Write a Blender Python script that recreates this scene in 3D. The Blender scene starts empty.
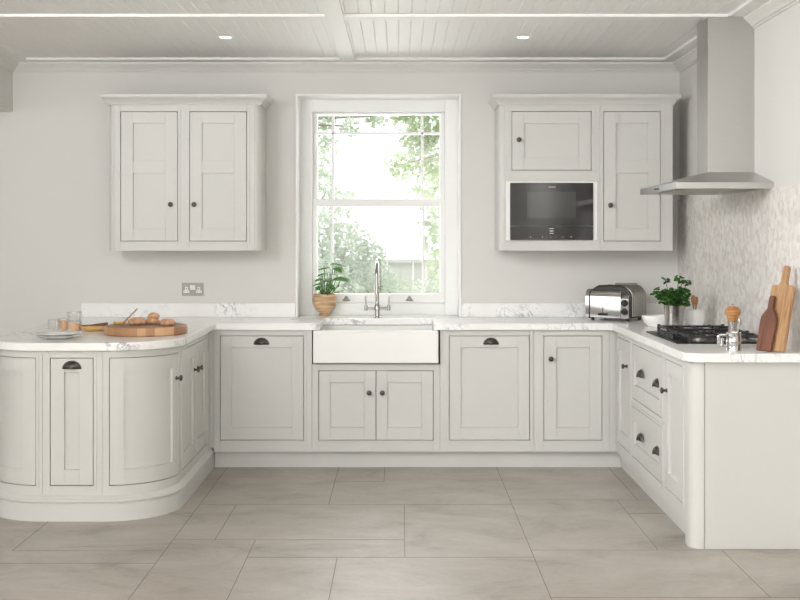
import bpy, math, random
from mathutils import Vector, Matrix
random.seed(7)
S = bpy.context.scene
COL = S.collection
PI = math.pi
R = math.radians

# ------------------------------------------------------------------ materials
def srgb(r, g, b):
    f = lambda c: (c/12.92 if c <= .04045 else ((c+.055)/1.055)**2.4)
    return (f(r/255), f(g/255), f(b/255), 1)

def newmat(name):
    m = bpy.data.materials.new(name); m.use_nodes = True
    nt = m.node_tree
    return m, nt, nt.nodes['Principled BSDF']

def N(nt, typ, **kw):
    n = nt.nodes.new(typ)
    for k, v in kw.items():
        if k in n.inputs: n.inputs[k].default_value = v
        else: setattr(n, k, v)
    return n

def ramp(nt, stops):
    n = nt.nodes.new('ShaderNodeValToRGB')
    e = n.color_ramp.elements
    while len(e) < len(stops): e.new(.5)
    for i, (p, c) in enumerate(stops):
        e[i].position = p; e[i].color = c
    return n

def plain(name, col, rough=.5, metal=0, bump=0, bscale=60, var=0, vscale=3, coat=0, spec=.5, stretch=None):
    m, nt, b = newmat(name)
    b.inputs['Base Color'].default_value = col
    b.inputs['Roughness'].default_value = rough
    b.inputs['Metallic'].default_value = metal
    b.inputs['Coat Weight'].default_value = coat
    b.inputs['Specular IOR Level'].default_value = spec
    tc = N(nt, 'ShaderNodeTexCoord'); vec = tc.outputs['Object']
    if stretch:
        mp = N(nt, 'ShaderNodeMapping'); mp.inputs['Scale'].default_value = stretch
        nt.links.new(vec, mp.inputs[0]); vec = mp.outputs[0]
    if var:
        nz = N(nt, 'ShaderNodeTexNoise', Scale=vscale, Detail=4.0)
        nt.links.new(vec, nz.inputs['Vector'])
        lo = tuple(c*(1-var) for c in col[:3])+(1,); hi = tuple(min(1, c*(1+var)) for c in col[:3])+(1,)
        r = ramp(nt, [(.3, lo), (.7, hi)])
        nt.links.new(nz.outputs['Fac'], r.inputs[0]); nt.links.new(r.outputs[0], b.inputs['Base Color'])
    if bump:
        nz = N(nt, 'ShaderNodeTexNoise', Scale=bscale, Detail=3.0)
        nt.links.new(vec, nz.inputs['Vector'])
        bp = N(nt, 'ShaderNodeBump', Strength=bump, Distance=.002)
        nt.links.new(nz.outputs['Fac'], bp.inputs['Height']); nt.links.new(bp.outputs[0], b.inputs['Normal'])
    return m

def wood(name, c1, c2, scale=(1, 12, 12), rough=.5, nscale=6):
    m, nt, b = newmat(name)
    tc = N(nt, 'ShaderNodeTexCoord'); mp = N(nt, 'ShaderNodeMapping'); mp.inputs['Scale'].default_value = scale
    nt.links.new(tc.outputs['Object'], mp.inputs[0])
    nz = N(nt, 'ShaderNodeTexNoise', Scale=nscale, Detail=5.0, Distortion=.6)
    nt.links.new(mp.outputs[0], nz.inputs['Vector'])
    r = ramp(nt, [(.3, c1), (.7, c2)])
    nt.links.new(nz.outputs['Fac'], r.inputs[0]); nt.links.new(r.outputs[0], b.inputs['Base Color'])
    b.inputs['Roughness'].default_value = rough
    return m

def marble():
    m, nt, b = newmat('marble')
    tc = N(nt, 'ShaderNodeTexCoord')
    n1 = N(nt, 'ShaderNodeTexNoise', Scale=4.2, Detail=7.0, Roughness=.64, Distortion=1.4)
    n2 = N(nt, 'ShaderNodeTexNoise', Scale=3.1, Detail=3.0)
    n3 = N(nt, 'ShaderNodeTexNoise', Scale=15.0, Detail=4.0, Distortion=1.0)
    for n in (n1, n2, n3): nt.links.new(tc.outputs['Object'], n.inputs['Vector'])
    v = ramp(nt, [(.472, (0, 0, 0, 1)), (.496, (.8, .8, .8, 1)), (.52, (0, 0, 0, 1))])
    nt.links.new(n1.outputs['Fac'], v.inputs[0])
    msk = ramp(nt, [(.48, (0, 0, 0, 1)), (.68, (1, 1, 1, 1))]); nt.links.new(n2.outputs['Fac'], msk.inputs[0])
    v3 = ramp(nt, [(.485, (0, 0, 0, 1)), (.5, (.55, .55, .55, 1)), (.515, (0, 0, 0, 1))]); nt.links.new(n3.outputs['Fac'], v3.inputs[0])
    mx = N(nt, 'ShaderNodeMath', operation='MAXIMUM'); nt.links.new(v.outputs[0], mx.inputs[0]); nt.links.new(v3.outputs[0], mx.inputs[1])
    ml = N(nt, 'ShaderNodeMath', operation='MULTIPLY'); nt.links.new(mx.outputs[0], ml.inputs[0]); nt.links.new(msk.outputs[0], ml.inputs[1])
    mix = N(nt, 'ShaderNodeMix', data_type='RGBA')
    nt.links.new(ml.outputs[0], mix.inputs['Factor'])
    base = ramp(nt, [(.3, srgb(246, 243, 239)), (.65, srgb(253, 252, 250))]); nt.links.new(n2.outputs['Fac'], base.inputs[0])
    nt.links.new(base.outputs[0], mix.inputs['A']); mix.inputs['B'].default_value = srgb(120, 116, 122)
    nt.links.new(mix.outputs['Result'], b.inputs['Base Color'])
    b.inputs['Roughness'].default_value = .22
    return m

def floor_mat():
    m, nt, b = newmat('stone_tile')
    tc = N(nt, 'ShaderNodeTexCoord')
    mp = N(nt, 'ShaderNodeMapping'); mp.inputs['Scale'].default_value = (1, 1.5, 1)
    nt.links.new(tc.outputs['Object'], mp.inputs[0])
    n1 = N(nt, 'ShaderNodeTexNoise', Scale=2.0, Detail=7.0, Roughness=.66, Distortion=.8)
    n2 = N(nt, 'ShaderNodeTexNoise', Scale=28.0, Detail=5.0, Roughness=.7)
    for n in (n1, n2): nt.links.new(mp.outputs[0], n.inputs['Vector'])
    r1 = ramp(nt, [(.28, srgb(148, 139, 128)), (.45, srgb(176, 168, 157)), (.6, srgb(188, 180, 170)), (.78, srgb(198, 191, 182))])
    nt.links.new(n1.outputs['Fac'], r1.inputs[0])
    r2 = ramp(nt, [(.3, (.85, .85, .85, 1)), (.7, (1.06, 1.06, 1.06, 1))]); nt.links.new(n2.outputs['Fac'], r2.inputs[0])
    mx = N(nt, 'ShaderNodeMix', data_type='RGBA', blend_type='MULTIPLY'); mx.inputs['Factor'].default_value = .6
    nt.links.new(r1.outputs[0], mx.inputs['A']); nt.links.new(r2.outputs[0], mx.inputs['B'])
    nt.links.new(mx.outputs['Result'], b.inputs['Base Color'])
    b.inputs['Roughness'].default_value = .42
    bp = N(nt, 'ShaderNodeBump', Strength=.12, Distance=.002); nt.links.new(n2.outputs['Fac'], bp.inputs['Height'])
    nt.links.new(bp.outputs[0], b.inputs['Normal'])
    return m

def mosaic_mat():
    m, nt, b = newmat('stone_mosaic')
    tc = N(nt, 'ShaderNodeTexCoord')
    mp = N(nt, 'ShaderNodeMapping'); mp.inputs['Scale'].default_value = (1, 32, 30); mp.inputs['Rotation'].default_value = (R(14), 0, 0)
    nt.links.new(tc.outputs['Object'], mp.inputs[0])
    vo = N(nt, 'ShaderNodeTexVoronoi', Scale=1.0, Randomness=.9)
    nt.links.new(mp.outputs[0], vo.inputs['Vector'])
    sp = N(nt, 'ShaderNodeSeparateColor'); nt.links.new(vo.outputs['Color'], sp.inputs[0])
    r = ramp(nt, [(.0, srgb(216, 209, 202)), (.5, srgb(232, 226, 219)), (1.0, srgb(242, 237, 232))])
    nt.links.new(sp.outputs[0], r.inputs[0])
    nz = N(nt, 'ShaderNodeTexNoise', Scale=3.0, Detail=3.0); nt.links.new(tc.outputs['Object'], nz.inputs['Vector'])
    mx = N(nt, 'ShaderNodeMix', data_type='RGBA', blend_type='MULTIPLY'); mx.inputs['Factor'].default_value = .25
    nt.links.new(r.outputs[0], mx.inputs['A']); nt.links.new(nz.outputs['Color'], mx.inputs['B'])
    nt.links.new(r.outputs[0], b.inputs['Base Color'])
    b.inputs['Roughness'].default_value = .4
    bp = N(nt, 'ShaderNodeBump', Strength=.35, Distance=.004); nt.links.new(vo.outputs['Distance'], bp.inputs['Height'])
    nt.links.new(bp.outputs[0], b.inputs['Normal'])
    return m

def butcher_mat():
    # staves around the rim, dark oiled top
    m, nt, b = newmat('butcher_block')
    g = N(nt, 'ShaderNodeTexCoord'); sx = N(nt, 'ShaderNodeSeparateXYZ'); nt.links.new(g.outputs['Object'], sx.inputs[0])
    mul = N(nt, 'ShaderNodeMath', operation='MULTIPLY'); mul.inputs[1].default_value = 22.0; nt.links.new(sx.outputs['X'], mul.inputs[0])
    fl = N(nt, 'ShaderNodeMath', operation='FLOOR'); nt.links.new(mul.outputs[0], fl.inputs[0])
    wn = N(nt, 'ShaderNodeTexWhiteNoise', noise_dimensions='1D'); nt.links.new(fl.outputs[0], wn.inputs['W'])
    r = ramp(nt, [(0, srgb(168, 124, 86)), (.5, srgb(196, 150, 108)), (1, srgb(220, 180, 138))]); nt.links.new(wn.outputs['Value'], r.inputs[0])
    geo = N(nt, 'ShaderNodeNewGeometry'); sn = N(nt, 'ShaderNodeSeparateXYZ'); nt.links.new(geo.outputs['Normal'], sn.inputs[0])
    gt = N(nt, 'ShaderNodeMath', operation='GREATER_THAN'); gt.inputs[1].default_value = .8; nt.links.new(sn.outputs['Z'], gt.inputs[0])
    nz = N(nt, 'ShaderNodeTexNoise', Scale=14.0, Detail=4.0); nt.links.new(g.outputs['Object'], nz.inputs['Vector'])
    rt = ramp(nt, [(.3, srgb(128, 96, 74)), (.7, srgb(166, 130, 102))]); nt.links.new(nz.outputs['Fac'], rt.inputs[0])
    mx = N(nt, 'ShaderNodeMix', data_type='RGBA'); nt.links.new(gt.outputs[0], mx.inputs['Factor'])
    nt.links.new(r.outputs[0], mx.inputs['A']); nt.links.new(rt.outputs[0], mx.inputs['B'])
    nt.links.new(mx.outputs['Result'], b.inputs['Base Color']); b.inputs['Roughness'].default_value = .45
    return m

def glass_pane():
    m = bpy.data.materials.new('window_glass'); m.use_nodes = True; nt = m.node_tree; nt.nodes.clear()
    o = N(nt, 'ShaderNodeOutputMaterial'); t = N(nt, 'ShaderNodeBsdfTransparent'); g = N(nt, 'ShaderNodeBsdfGlossy', Roughness=.02)
    f = N(nt, 'ShaderNodeFresnel', IOR=1.45)
    mx = N(nt, 'ShaderNodeMixShader'); nt.links.new(f.outputs[0], mx.inputs[0]); nt.links.new(t.outputs[0], mx.inputs[1]); nt.links.new(g.outputs[0], mx.inputs[2])
    nt.links.new(mx.outputs[0], o.inputs[0])
    return m

def leaf_mat(name, c1, c2, trans=.4, scale=30):
    m, nt, b = newmat(name)
    g = N(nt, 'ShaderNodeTexCoord'); nz = N(nt, 'ShaderNodeTexNoise', Scale=scale, Detail=2.0); nt.links.new(g.outputs['Object'], nz.inputs['Vector'])
    r = ramp(nt, [(.35, c1), (.65, c2)]); nt.links.new(nz.outputs['Fac'], r.inputs[0]); nt.links.new(r.outputs[0], b.inputs['Base Color'])
    b.inputs['Roughness'].default_value = .45
    tr = N(nt, 'ShaderNodeBsdfTranslucent'); nt.links.new(r.outputs[0], tr.inputs[0])
    mx = N(nt, 'ShaderNodeMixShader'); mx.inputs[0].default_value = trans
    nt.links.new(b.outputs[0], mx.inputs[1]); nt.links.new(tr.outputs[0], mx.inputs[2])
    nt.links.new(mx.outputs[0], nt.nodes['Material Output'].inputs[0])
    return m

M = {}
M['paint'] = plain('cabinet_paint', srgb(214, 212, 207), .42, bump=.05, bscale=90, stretch=(1, 1, .15))
M['inside'] = plain('cabinet_inside', srgb(120, 116, 108), .7)
M['wall'] = plain('wall_paint', srgb(226, 223, 218), .85, bump=.05, bscale=40)
M['ceil'] = plain('ceiling_paint', srgb(246, 244, 241), .6)
M['trim'] = plain('window_paint', srgb(249, 248, 245), .4)
M['marble'] = marble()
M['floor'] = floor_mat()
M['grout'] = plain('grout', srgb(140, 132, 123), .9)
M['mosaic'] = mosaic_mat()
M['ceramic'] = plain('white_ceramic', srgb(246, 244, 240), .15, coat=.3)
M['matt_ceramic'] = plain('matt_ceramic', srgb(250, 248, 245), .4)
M['pewter'] = plain('pewter', srgb(92, 88, 84), .38, metal=.85, var=.2, vscale=60)
M['chrome'] = plain('chrome', srgb(196, 195, 193), .09, metal=1)
M['tap'] = plain('tap_chrome', srgb(172, 170, 166), .22, metal=1)
M['steel'] = plain('brushed_steel', srgb(196, 194, 191), .3, metal=1, var=.02, vscale=2, stretch=(8, 8, 120))
M['steel2'] = plain('nickel', srgb(178, 174, 166), .3, metal=1)
M['toaster_body'] = plain('toaster_steel', srgb(70, 68, 66), .35, metal=.9)
M['fin'] = plain('fin_steel', srgb(150, 147, 142), .3, metal=1)
M['sock'] = plain('socket_plate', srgb(158, 154, 146), .45, metal=.3)
M['hammered'] = plain('hammered_metal', srgb(188, 186, 182), .25, metal=1, bump=.4, bscale=40)
M['iron'] = plain('cast_iron', srgb(30, 30, 31), .42, bump=.2, bscale=200)
M['black_glass'] = plain('black_glass', srgb(22, 20, 20), .3, spec=.15)
M['oven_glass'] = plain('oven_glass', srgb(40, 39, 38), .04, coat=0)
M['oven_win'] = plain('oven_window', srgb(66, 64, 61), .05, coat=0)
M['mark'] = plain('display_mark', srgb(235, 235, 235), .5)
M['mark_dim'] = plain('dim_mark', srgb(140, 138, 136), .5)
M['black'] = plain('black_plastic', srgb(28, 27, 27), .4)
M['white_plastic'] = plain('white_plastic', srgb(244, 243, 240), .35)
M['dark_hole'] = plain('dark_recess', srgb(40, 38, 36), .8)
M['butcher'] = butcher_mat()
M['oak'] = wood('oak', srgb(160, 116, 76), srgb(204, 164, 120), (14, 14, 1.2))
M['walnut'] = wood('walnut', srgb(96, 58, 42), srgb(134, 86, 64), (14, 14, 1.2))
M['acorn'] = wood('beech', srgb(168, 112, 62), srgb(200, 146, 92), (3, 3, 30))
M['potwood'] = wood('striped_pot_wood', srgb(166, 120, 78), srgb(242, 212, 170), (2, 2, 40), nscale=2.2)
M['utensil'] = wood('utensil_wood', srgb(170, 120, 72), srgb(206, 160, 110), (10, 10, 1))
M['amber'] = wood('amber_wood', srgb(224, 176, 104), srgb(242, 204, 140), (3, 20, 3))
M['bread'] = plain('bread_crust', srgb(202, 156, 120), .75, var=.35, vscale=26, bump=.8, bscale=50)
M['soil'] = plain('soil', srgb(58, 44, 34), .95, bump=.8, bscale=80)
M['leaf'] = leaf_mat('parsley_leaf', srgb(32, 70, 25), srgb(82, 132, 56), .25)
M['leaf2'] = leaf_mat('pilea_leaf', srgb(44, 96, 40), srgb(110, 164, 78), .3)
M['stem'] = plain('green_stem', srgb(70, 104, 50), .6)
M['glass'] = glass_pane()
m = bpy.data.materials.new('thin_glass'); m.use_nodes = True; nt = m.node_tree; nt.nodes.clear()
o_ = N(nt, 'ShaderNodeOutputMaterial'); t_ = N(nt, 'ShaderNodeBsdfTransparent'); g_ = N(nt, 'ShaderNodeBsdfGlossy', Roughness=.04); l_ = N(nt, 'ShaderNodeLayerWeight', Blend=.12)
mx_ = N(nt, 'ShaderNodeMixShader'); nt.links.new(l_.outputs['Facing'], mx_.inputs[0]); nt.links.new(t_.outputs[0], mx_.inputs[1]); nt.links.new(g_.outputs[0], mx_.inputs[2]); nt.links.new(mx_.outputs[0], o_.inputs[0])
M['thin_glass'] = m
M['juice'] = plain('orange_wax', srgb(236, 188, 142), .4)
M['tree1'] = leaf_mat('tree_leaf', srgb(184, 198, 160), srgb(222, 230, 204), .5, 3)
M['tree2'] = leaf_mat('pale_tree_leaf', srgb(186, 198, 176), srgb(222, 228, 214), .5, 3)
M['bark'] = plain('bark', srgb(150, 140, 126), .9)
M['lawn'] = plain('lawn', srgb(176, 190, 150), .9, var=.2, vscale=5)
M['fence'] = plain('fence_wood', srgb(178, 176, 170), .8, var=.1)
m, nt, b = newmat('lamp_lens'); b.inputs['Emission Color'].default_value = (1, .96, .9, 1); b.inputs['Emission Strength'].default_value = 6; M['lamp'] = m

# ------------------------------------------------------------------ mesh builder
class MB:
    def __init__(s): s.v = []; s.f = []
    def add(s, vs, fs):
        o = len(s.v); s.v += [tuple(v) for v in vs]; s.f += [tuple(i+o for i in f) for f in fs]; return s
    def box(s, x0, x1, y0, y1, z0, z1):
        x0, x1 = sorted((x0, x1)); y0, y1 = sorted((y0, y1)); z0, z1 = sorted((z0, z1))
        return s.add([(x0,y0,z0),(x1,y0,z0),(x1,y1,z0),(x0,y1,z0),(x0,y0,z1),(x1,y0,z1),(x1,y1,z1),(x0,y1,z1)],
                     [(0,3,2,1),(4,5,6,7),(0,1,5,4),(1,2,6,5),(2,3,7,6),(3,0,4,7)])
    def fbox(s, F, u0, u1, v0, v1, n0, n1, nu=1):
        """box in surface coordinates (u along, v up, n outward) mapped by F"""
        vs = []
        for i in range(nu+1):
            u = u0+(u1-u0)*i/nu
            vs += [F(u,v0,n0), F(u,v1,n0), F(u,v1,n1), F(u,v0,n1)]
        fs = [(0,1,2,3), tuple(4*nu+k for k in (3,2,1,0))]
        for i in range(nu):
            a = 4*i
            for k in range(4):
                k2 = (k+1) % 4
                fs.append((a+k2, a+k, a+4+k, a+4+k2))
        return s.add(vs, fs)
    def prism(s, pts, z0, z1):
        n = len(pts)
        return s.add([(x,y,z0) for x,y in pts]+[(x,y,z1) for x,y in pts],
                     [tuple(range(n))[::-1], tuple(range(n,2*n))]+[(i,(i+1)%n,n+(i+1)%n,n+i) for i in range(n)])
    def extr(s, pts, f0, f1):
        """2-D outline placed by f0 and f1 (functions of the two coordinates)"""
        n = len(pts)
        return s.add([f0(a,b) for a,b in pts]+[f1(a,b) for a,b in pts],
                     [tuple(range(n))[::-1], tuple(range(n,2*n))]+[(i,(i+1)%n,n+(i+1)%n,n+i) for i in range(n)])
    def lathe(s, prof, c=(0,0,0), seg=32, cap=True, axis=None):
        """prof: (r,z) from bottom to top"""
        vs = []; n = len(prof)
        for r, z in prof:
            for k in range(seg):
                a = 2*PI*k/seg
                p = Vector((r*math.cos(a), r*math.sin(a), z))
                if axis is not None: p = axis @ p
                vs.append((p[0]+c[0], p[1]+c[1], p[2]+c[2]))
        fs = [(i*seg+k, i*seg+(k+1)%seg, (i+1)*seg+(k+1)%seg, (i+1)*seg+k) for i in range(n-1) for k in range(seg)]
        if cap:
            fs += [tuple(range(seg))[::-1], tuple((n-1)*seg+k for k in range(seg))]
        return s.add(vs, fs)
    def tube(s, pts, rad, seg=10, flat=1.0):
        pts = [Vector(p) for p in pts]; n = len(pts); vs = []
        rads = rad if isinstance(rad, (list, tuple)) else [rad]*n
        up = None
        for i, p in enumerate(pts):
            t = (pts[min(i+1,n-1)]-pts[max(i-1,0)]).normalized()
            if up is None:
                up = t.orthogonal().normalized()
            up = (up - t*up.dot(t)).normalized(); sd = t.cross(up)
            for k in range(seg):
                a = 2*PI*k/seg
                vs.append(p + up*math.cos(a)*rads[i] + sd*math.sin(a)*rads[i]*flat)
        fs = [(i*seg+k, i*seg+(k+1)%seg, (i+1)*seg+(k+1)%seg, (i+1)*seg+k) for i in range(n-1) for k in range(seg)]
        fs += [tuple(range(seg))[::-1], tuple((n-1)*seg+k for k in range(seg))]
        return s.add(vs, fs)
    def sweep(s, path, prof):
        """path: list of ((x,y),(nx,ny)); prof: closed outline of (n,z)"""
        m_ = len(prof); vs = []
        for (x,y),(nx,ny) in path:
            vs += [(x+nx*n, y+ny*n, z) for n,z in prof]
        fs = [(i*m_+k, i*m_+(k+1)%m_, (i+1)*m_+(k+1)%m_, (i+1)*m_+k) for i in range(len(path)-1) for k in range(m_)]
        fs += [tuple(range(m_))[::-1], tuple((len(path)-1)*m_+k for k in range(m_))]
        return s.add(vs, fs)
    def sphere(s, c, r, seg=16, rings=10, fn=None):
        vs = [(0,0,-1)]
        for i in range(1, rings):
            a = -PI/2+PI*i/rings
            for k in range(seg):
                t = 2*PI*k/seg; vs.append((math.cos(a)*math.cos(t), math.cos(a)*math.sin(t), math.sin(a)))
        vs.append((0,0,1)); L = len(vs)-1
        fs = [(0, 1+(k+1)%seg, 1+k) for k in range(seg)]
        for i in range(rings-2):
            for k in range(seg):
                a = 1+i*seg; fs.append((a+k, a+(k+1)%seg, a+seg+(k+1)%seg, a+seg+k))
        a = 1+(rings-2)*seg
        fs += [(a+k, a+(k+1)%seg, L) for k in range(seg)]
        rr = r if isinstance(r,(list,tuple)) else (r,r,r)
        out = []
        for v in vs:
            q = fn(v) if fn else 1
            out.append((c[0]+v[0]*rr[0]*q, c[1]+v[1]*rr[1]*q, c[2]+v[2]*rr[2]*q))
        return s.add(out, fs)
    def build(s, name, mat, parent=None, smooth=None, bevel=0, bseg=2):
        me = bpy.data.meshes.new(name)
        off = Vector((0,0,0))
        if parent is not None and parent.get('_w', 0): off = world_loc(parent)
        me.from_pydata([tuple(Vector(v)-off) for v in s.v], [], s.f)
        import bmesh
        bm = bmesh.new(); bm.from_mesh(me); bmesh.ops.recalc_face_normals(bm, faces=bm.faces); bm.to_mesh(me); bm.free()
        me.materials.append(M[mat] if isinstance(mat, str) else mat)
        o = bpy.data.objects.new(name, me); COL.objects.link(o)
        if parent is not None: o.parent = parent; 
        if parent is not None and parent.get('_w', 0): WL[o.name] = off; o['_w'] = 1
        if smooth is not None:
            me.polygons.foreach_set('use_smooth', [True]*len(me.polygons)); me.set_sharp_from_angle(angle=R(smooth))
        if bevel:
            bv = o.modifiers.new('soft_edge', 'BEVEL'); bv.width = bevel; bv.segments = bseg; bv.limit_method = 'ANGLE'; bv.angle_limit = R(40)
        return o
WL = {}
def world_loc(o): return WL.get(o.name, Vector(o.location))

def thing(name, label, cat, loc=(0,0,0), rot=0, group=None, world=True):
    """Empty at the thing's base; children given in world coordinates if world else in local ones"""
    o = bpy.data.objects.new(name, None); COL.objects.link(o); o.location = loc; o.rotation_euler = (0,0,rot)
    o.empty_display_size = .1
    o['label'] = label; o['category'] = cat
    if group: o['group'] = group
    if world: o['_w'] = 1; WL[o.name] = Vector(loc)
    return o
def tag(o, label, cat, group=None, kind=None):
    if label: o['label'] = label
    if cat: o['category'] = cat
    if group: o['group'] = group
    if kind: o['kind'] = kind
    return o
def struct(o): o['kind'] = 'structure'; return o

# ------------------------------------------------------------------ camera / frame constants
F_PX, CX, CY, EYE, DIST = 1217.0, 400.5, 237.0, 1.452, 8.22
XW = 1.885          # right wall
XL = -2.618         # left header wall
ZC = 2.64           # bead boards
ROOM_L, ROOM_B = -9.0, -15.0
WT, WB = .912, .870  # worktop top / underside
def yd(d): return d-DIST

cam = bpy.data.cameras.new('camera'); cam.sensor_width = 36; cam.lens = F_PX/800*36
cam.shift_y = (CY-300)/800; cam.shift_x = (400-CX)/800
co = bpy.data.objects.new('camera', cam); COL.objects.link(co); co.location = (0, -DIST, EYE); co.rotation_euler = (PI/2, 0, 0)
S.camera = co

# ------------------------------------------------------------------ room
fm = MB()
fm.add([(ROOM_L,ROOM_B,0),(XW+.15,ROOM_B,0),(XW+.15,.3,0),(ROOM_L,.3,0)], [(0,1,2,3)])
fm.add([(ROOM_L,ROOM_B,-.1),(XW+.15,ROOM_B,-.1),(XW+.15,.3,-.1),(ROOM_L,.3,-.1)], [(3,2,1,0)])
struct(fm.build('floor', 'floor'))
# grout joints of the mixed-size slab pattern, lying in the floor (segments in X and depth d)
g = MB()
def jx(X, d0, d1, w=.0036): g.box(X-w/2, X+w/2, yd(d0), yd(d1), -.002, .0006)
def jd(d, X0, X1, w=.005): g.box(X0, X1, yd(d)-w/2, yd(d)+w/2, -.002, .0006)
jx(-1.09, 7.75, 2); jx(.605, 7.75, 2)
jx(-.39, 7.75, 6.6); jx(-.098, 7.75, 7.22); jd(7.22, -.39, -.098); jd(6.6, -1.09, .605)
jx(.02, 6.6, 5.517); jd(5.835, -1.09, .02); jx(-.89, 6.6, 5.835)
jd(5.517, -.695, .605); jx(-.287, 5.517, 4.7); jx(-.695, 5.835, 4.4)
jd(5.63, -1.796, -1.09); jd(5.415, -3.0, -1.09); jx(-1.796, 6.4, 5.63); jx(-2.3, 5.63, 4.7); jd(6.4, -3.6, -1.09)
jd(6.72, .605, 1.4); jx(1.195, 6.72, 5.645); jx(1.31, 7.72, 6.72); jd(6.39, 1.195, 1.5)
jd(5.645, .605, 1.885); jx(1.49, 5.645, 4.9); jd(4.9, .605, 1.885)
jd(7.3, -1.45, -1.09); jx(-1.3, 7.7, 7.3)
for dd in (4.4, 3.5, 2.6): jd(dd, -3.6, 1.885)
for X in (-.287, 1.2, -2.2): jx(X, 4.4, 3.5)
gj = g.build('floor_grout', 'grout'); struct(gj)

# back wall with the window opening
WX0, WX1, WZ1 = -.695, .397, 2.405
bw = MB()
bw.box(ROOM_L, WX0, 0, .3, 0, 2.8); bw.box(WX1, XW+.15, 0, .3, 0, 2.8)
bw.box(WX0, WX1, 0, .3, WZ1, 2.8); bw.box(WX0, WX1, 0, .3, 0, .868)
struct(bw.build('wall_back', 'wall'))
struct(MB().box(XW, XW+.15, ROOM_B, 0, 0, 2.8).build('wall_right', 'wall'))
struct(MB().box(ROOM_L-.15, ROOM_L, ROOM_B, 0, 0, 2.8).build('wall_far_left', 'wall'))
struct(MB().box(ROOM_L, XW, ROOM_B-.15, ROOM_B, 0, 2.8).build('wall_front', 'wall'))
struct(MB().box(XL-.14, XL, ROOM_B, 0, 2.297, 2.66).build('wall_left', 'wall', bevel=.004))
# bead-board ceiling: V grooves every 70 mm running away from the camera
c = MB(); pts = []
x = XL-.05
while x < XW+.1:
    pts += [(x, ZC), (x+.064, ZC), (x+.067, ZC+.0035)]; x += .070
for i in range(len(pts)-1):
    (xa,za),(xb,zb) = pts[i], pts[i+1]
    c.add([(xa,ROOM_B,za),(xb,ROOM_B,zb),(xb,.0,zb),(xa,.0,za)], [(0,1,2,3)])
c.box(ROOM_L, XW, ROOM_B, 0, ZC+.06, ZC+.1)
c.box(ROOM_L, XL-.1, ROOM_B, 0, ZC, ZC+.05)
struct(c.build('ceiling', 'ceil'))
ZB = 2.625
b = MB()
b.box(-.402, -.304, ROOM_B, -.165, ZB, ZC+.004)
struct(b.build('trim_1', 'ceil', bevel=.002))
b = MB()
for d in (6.48, 4.75, 3.0): b.box(XL+.14, -.402, yd(d), yd(d)+.12, ZB, ZC+.004); b.box(-.304, XW-.14, yd(d), yd(d)+.12, ZB, ZC+.004)
struct(b.build('trim_2', 'ceil', bevel=.002))
b = MB()
b.box(XL, XW, -.165, 0, ZB, ZC+.004); b.box(XW-.14, XW, ROOM_B, -.165, ZB, ZC+.004); b.box(XL, XL+.14, ROOM_B, -.165, ZB, ZC+.004)
struct(b.build('trim_3', 'ceil', bevel=.003))
# cornice
cor = [(0,2.562),(.008,2.562),(.010,2.572),(.020,2.574),(.022,2.582),(.034,2.592),(.046,2.604),(.056,2.614),(.056,2.6255),(0,2.6255)]
q = math.sqrt(2)
path = [((XL,ROOM_B),(1,0)),((XL,0),(1,-1)),((XW,0),(-1,-1)),((XW,ROOM_B),(-1,0))]
struct(MB().sweep(path, cor).build('trim_4', 'wall', smooth=40))

# ------------------------------------------------------------------ window
win = thing('window_1', 'white painted sash window over the sink', 'window', (-.149, .2, .912)); win['kind'] = 'structure'
rv = MB()
rv.box(WX0-.004, WX0+.002, -.006, .3, .912, WZ1); rv.box(WX1-.002, WX1+.004, -.006, .3, .912, WZ1); rv.box(WX0, WX1, -.006, .3, WZ1-.002, WZ1+.004)
rv.box(WX0-.012, WX0, -.012, 0, .912, WZ1+.012); rv.box(WX1, WX1+.012, -.012, 0, .912, WZ1+.012); rv.box(WX0, WX1, -.012, 0, WZ1, WZ1+.012)
rv.build('architrave', 'trim', win, bevel=.002)
s_ = F_PX/8.42
def wx(p): return (p-CX)*8.42/F_PX
def wz(p): return EYE-(p-CY)*8.42/F_PX
fr = MB()
fr.box(WX0, wx(312.5), .20, .30, .912, WZ1); fr.box(wx(445), WX1, .20, .30, .912, WZ1)
fr.box(wx(312.5), wx(445), .20, .30, wz(111.5), WZ1); fr.box(wx(312.5), wx(445), .20, .30, .912, wz(303))
fr.build('box_frame', 'trim', win, bevel=.003)
def sash(name, y0, z0, z1, r0, r1, bars_x, bars_z):
    m_ = MB(); xa, xb = wx(312.6), wx(444.9); ga, gb = wx(317), wx(440)
    m_.box(xa, ga, y0, y0+.04, z0, z1); m_.box(gb, xb, y0, y0+.04, z0, z1)
    m_.box(ga, gb, y0, y0+.04, z0, z0+r0); m_.box(ga, gb, y0, y0+.04, z1-r1, z1)
    for p in bars_x: m_.box(wx(p)-.009, wx(p)+.009, y0+.008, y0+.034, z0+r0, z1-r1)
    for p in bars_z: m_.box(ga, gb, y0+.008, y0+.034, wz(p)-.008, wz(p)+.008)
    o = m_.build(name, 'trim', win, bevel=.003)
    MB().box(ga, gb, y0+.018, y0+.022, z0+r0, z1-r1).build('pane', 'glass', o)
    return o
ls = sash('lower_sash', .215, wz(303)+.001, wz(199), wz(294)-wz(303), wz(199)-wz(206.5), (331.6, 423.4), ())
us = sash('upper_sash', .257, wz(205.5), wz(111.6), wz(199)-wz(205.5)+.0, wz(111.6)-wz(113.8), (332.4, 422.4), (132.5,))
for p in (346.2, 409.4):
    m_ = MB(); xx = wx(p); zz = wz(301.2)
    m_.box(xx-.026, xx+.026, .211, .2155, zz, zz+.010)
    m_.sphere((xx, .207, zz+.012), (.020, .010, .012)); m_.sphere((xx, .207, zz+.024), (.012, .010, .013))
    m_.build('sash_lift', 'sock', win, smooth=40)

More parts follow.
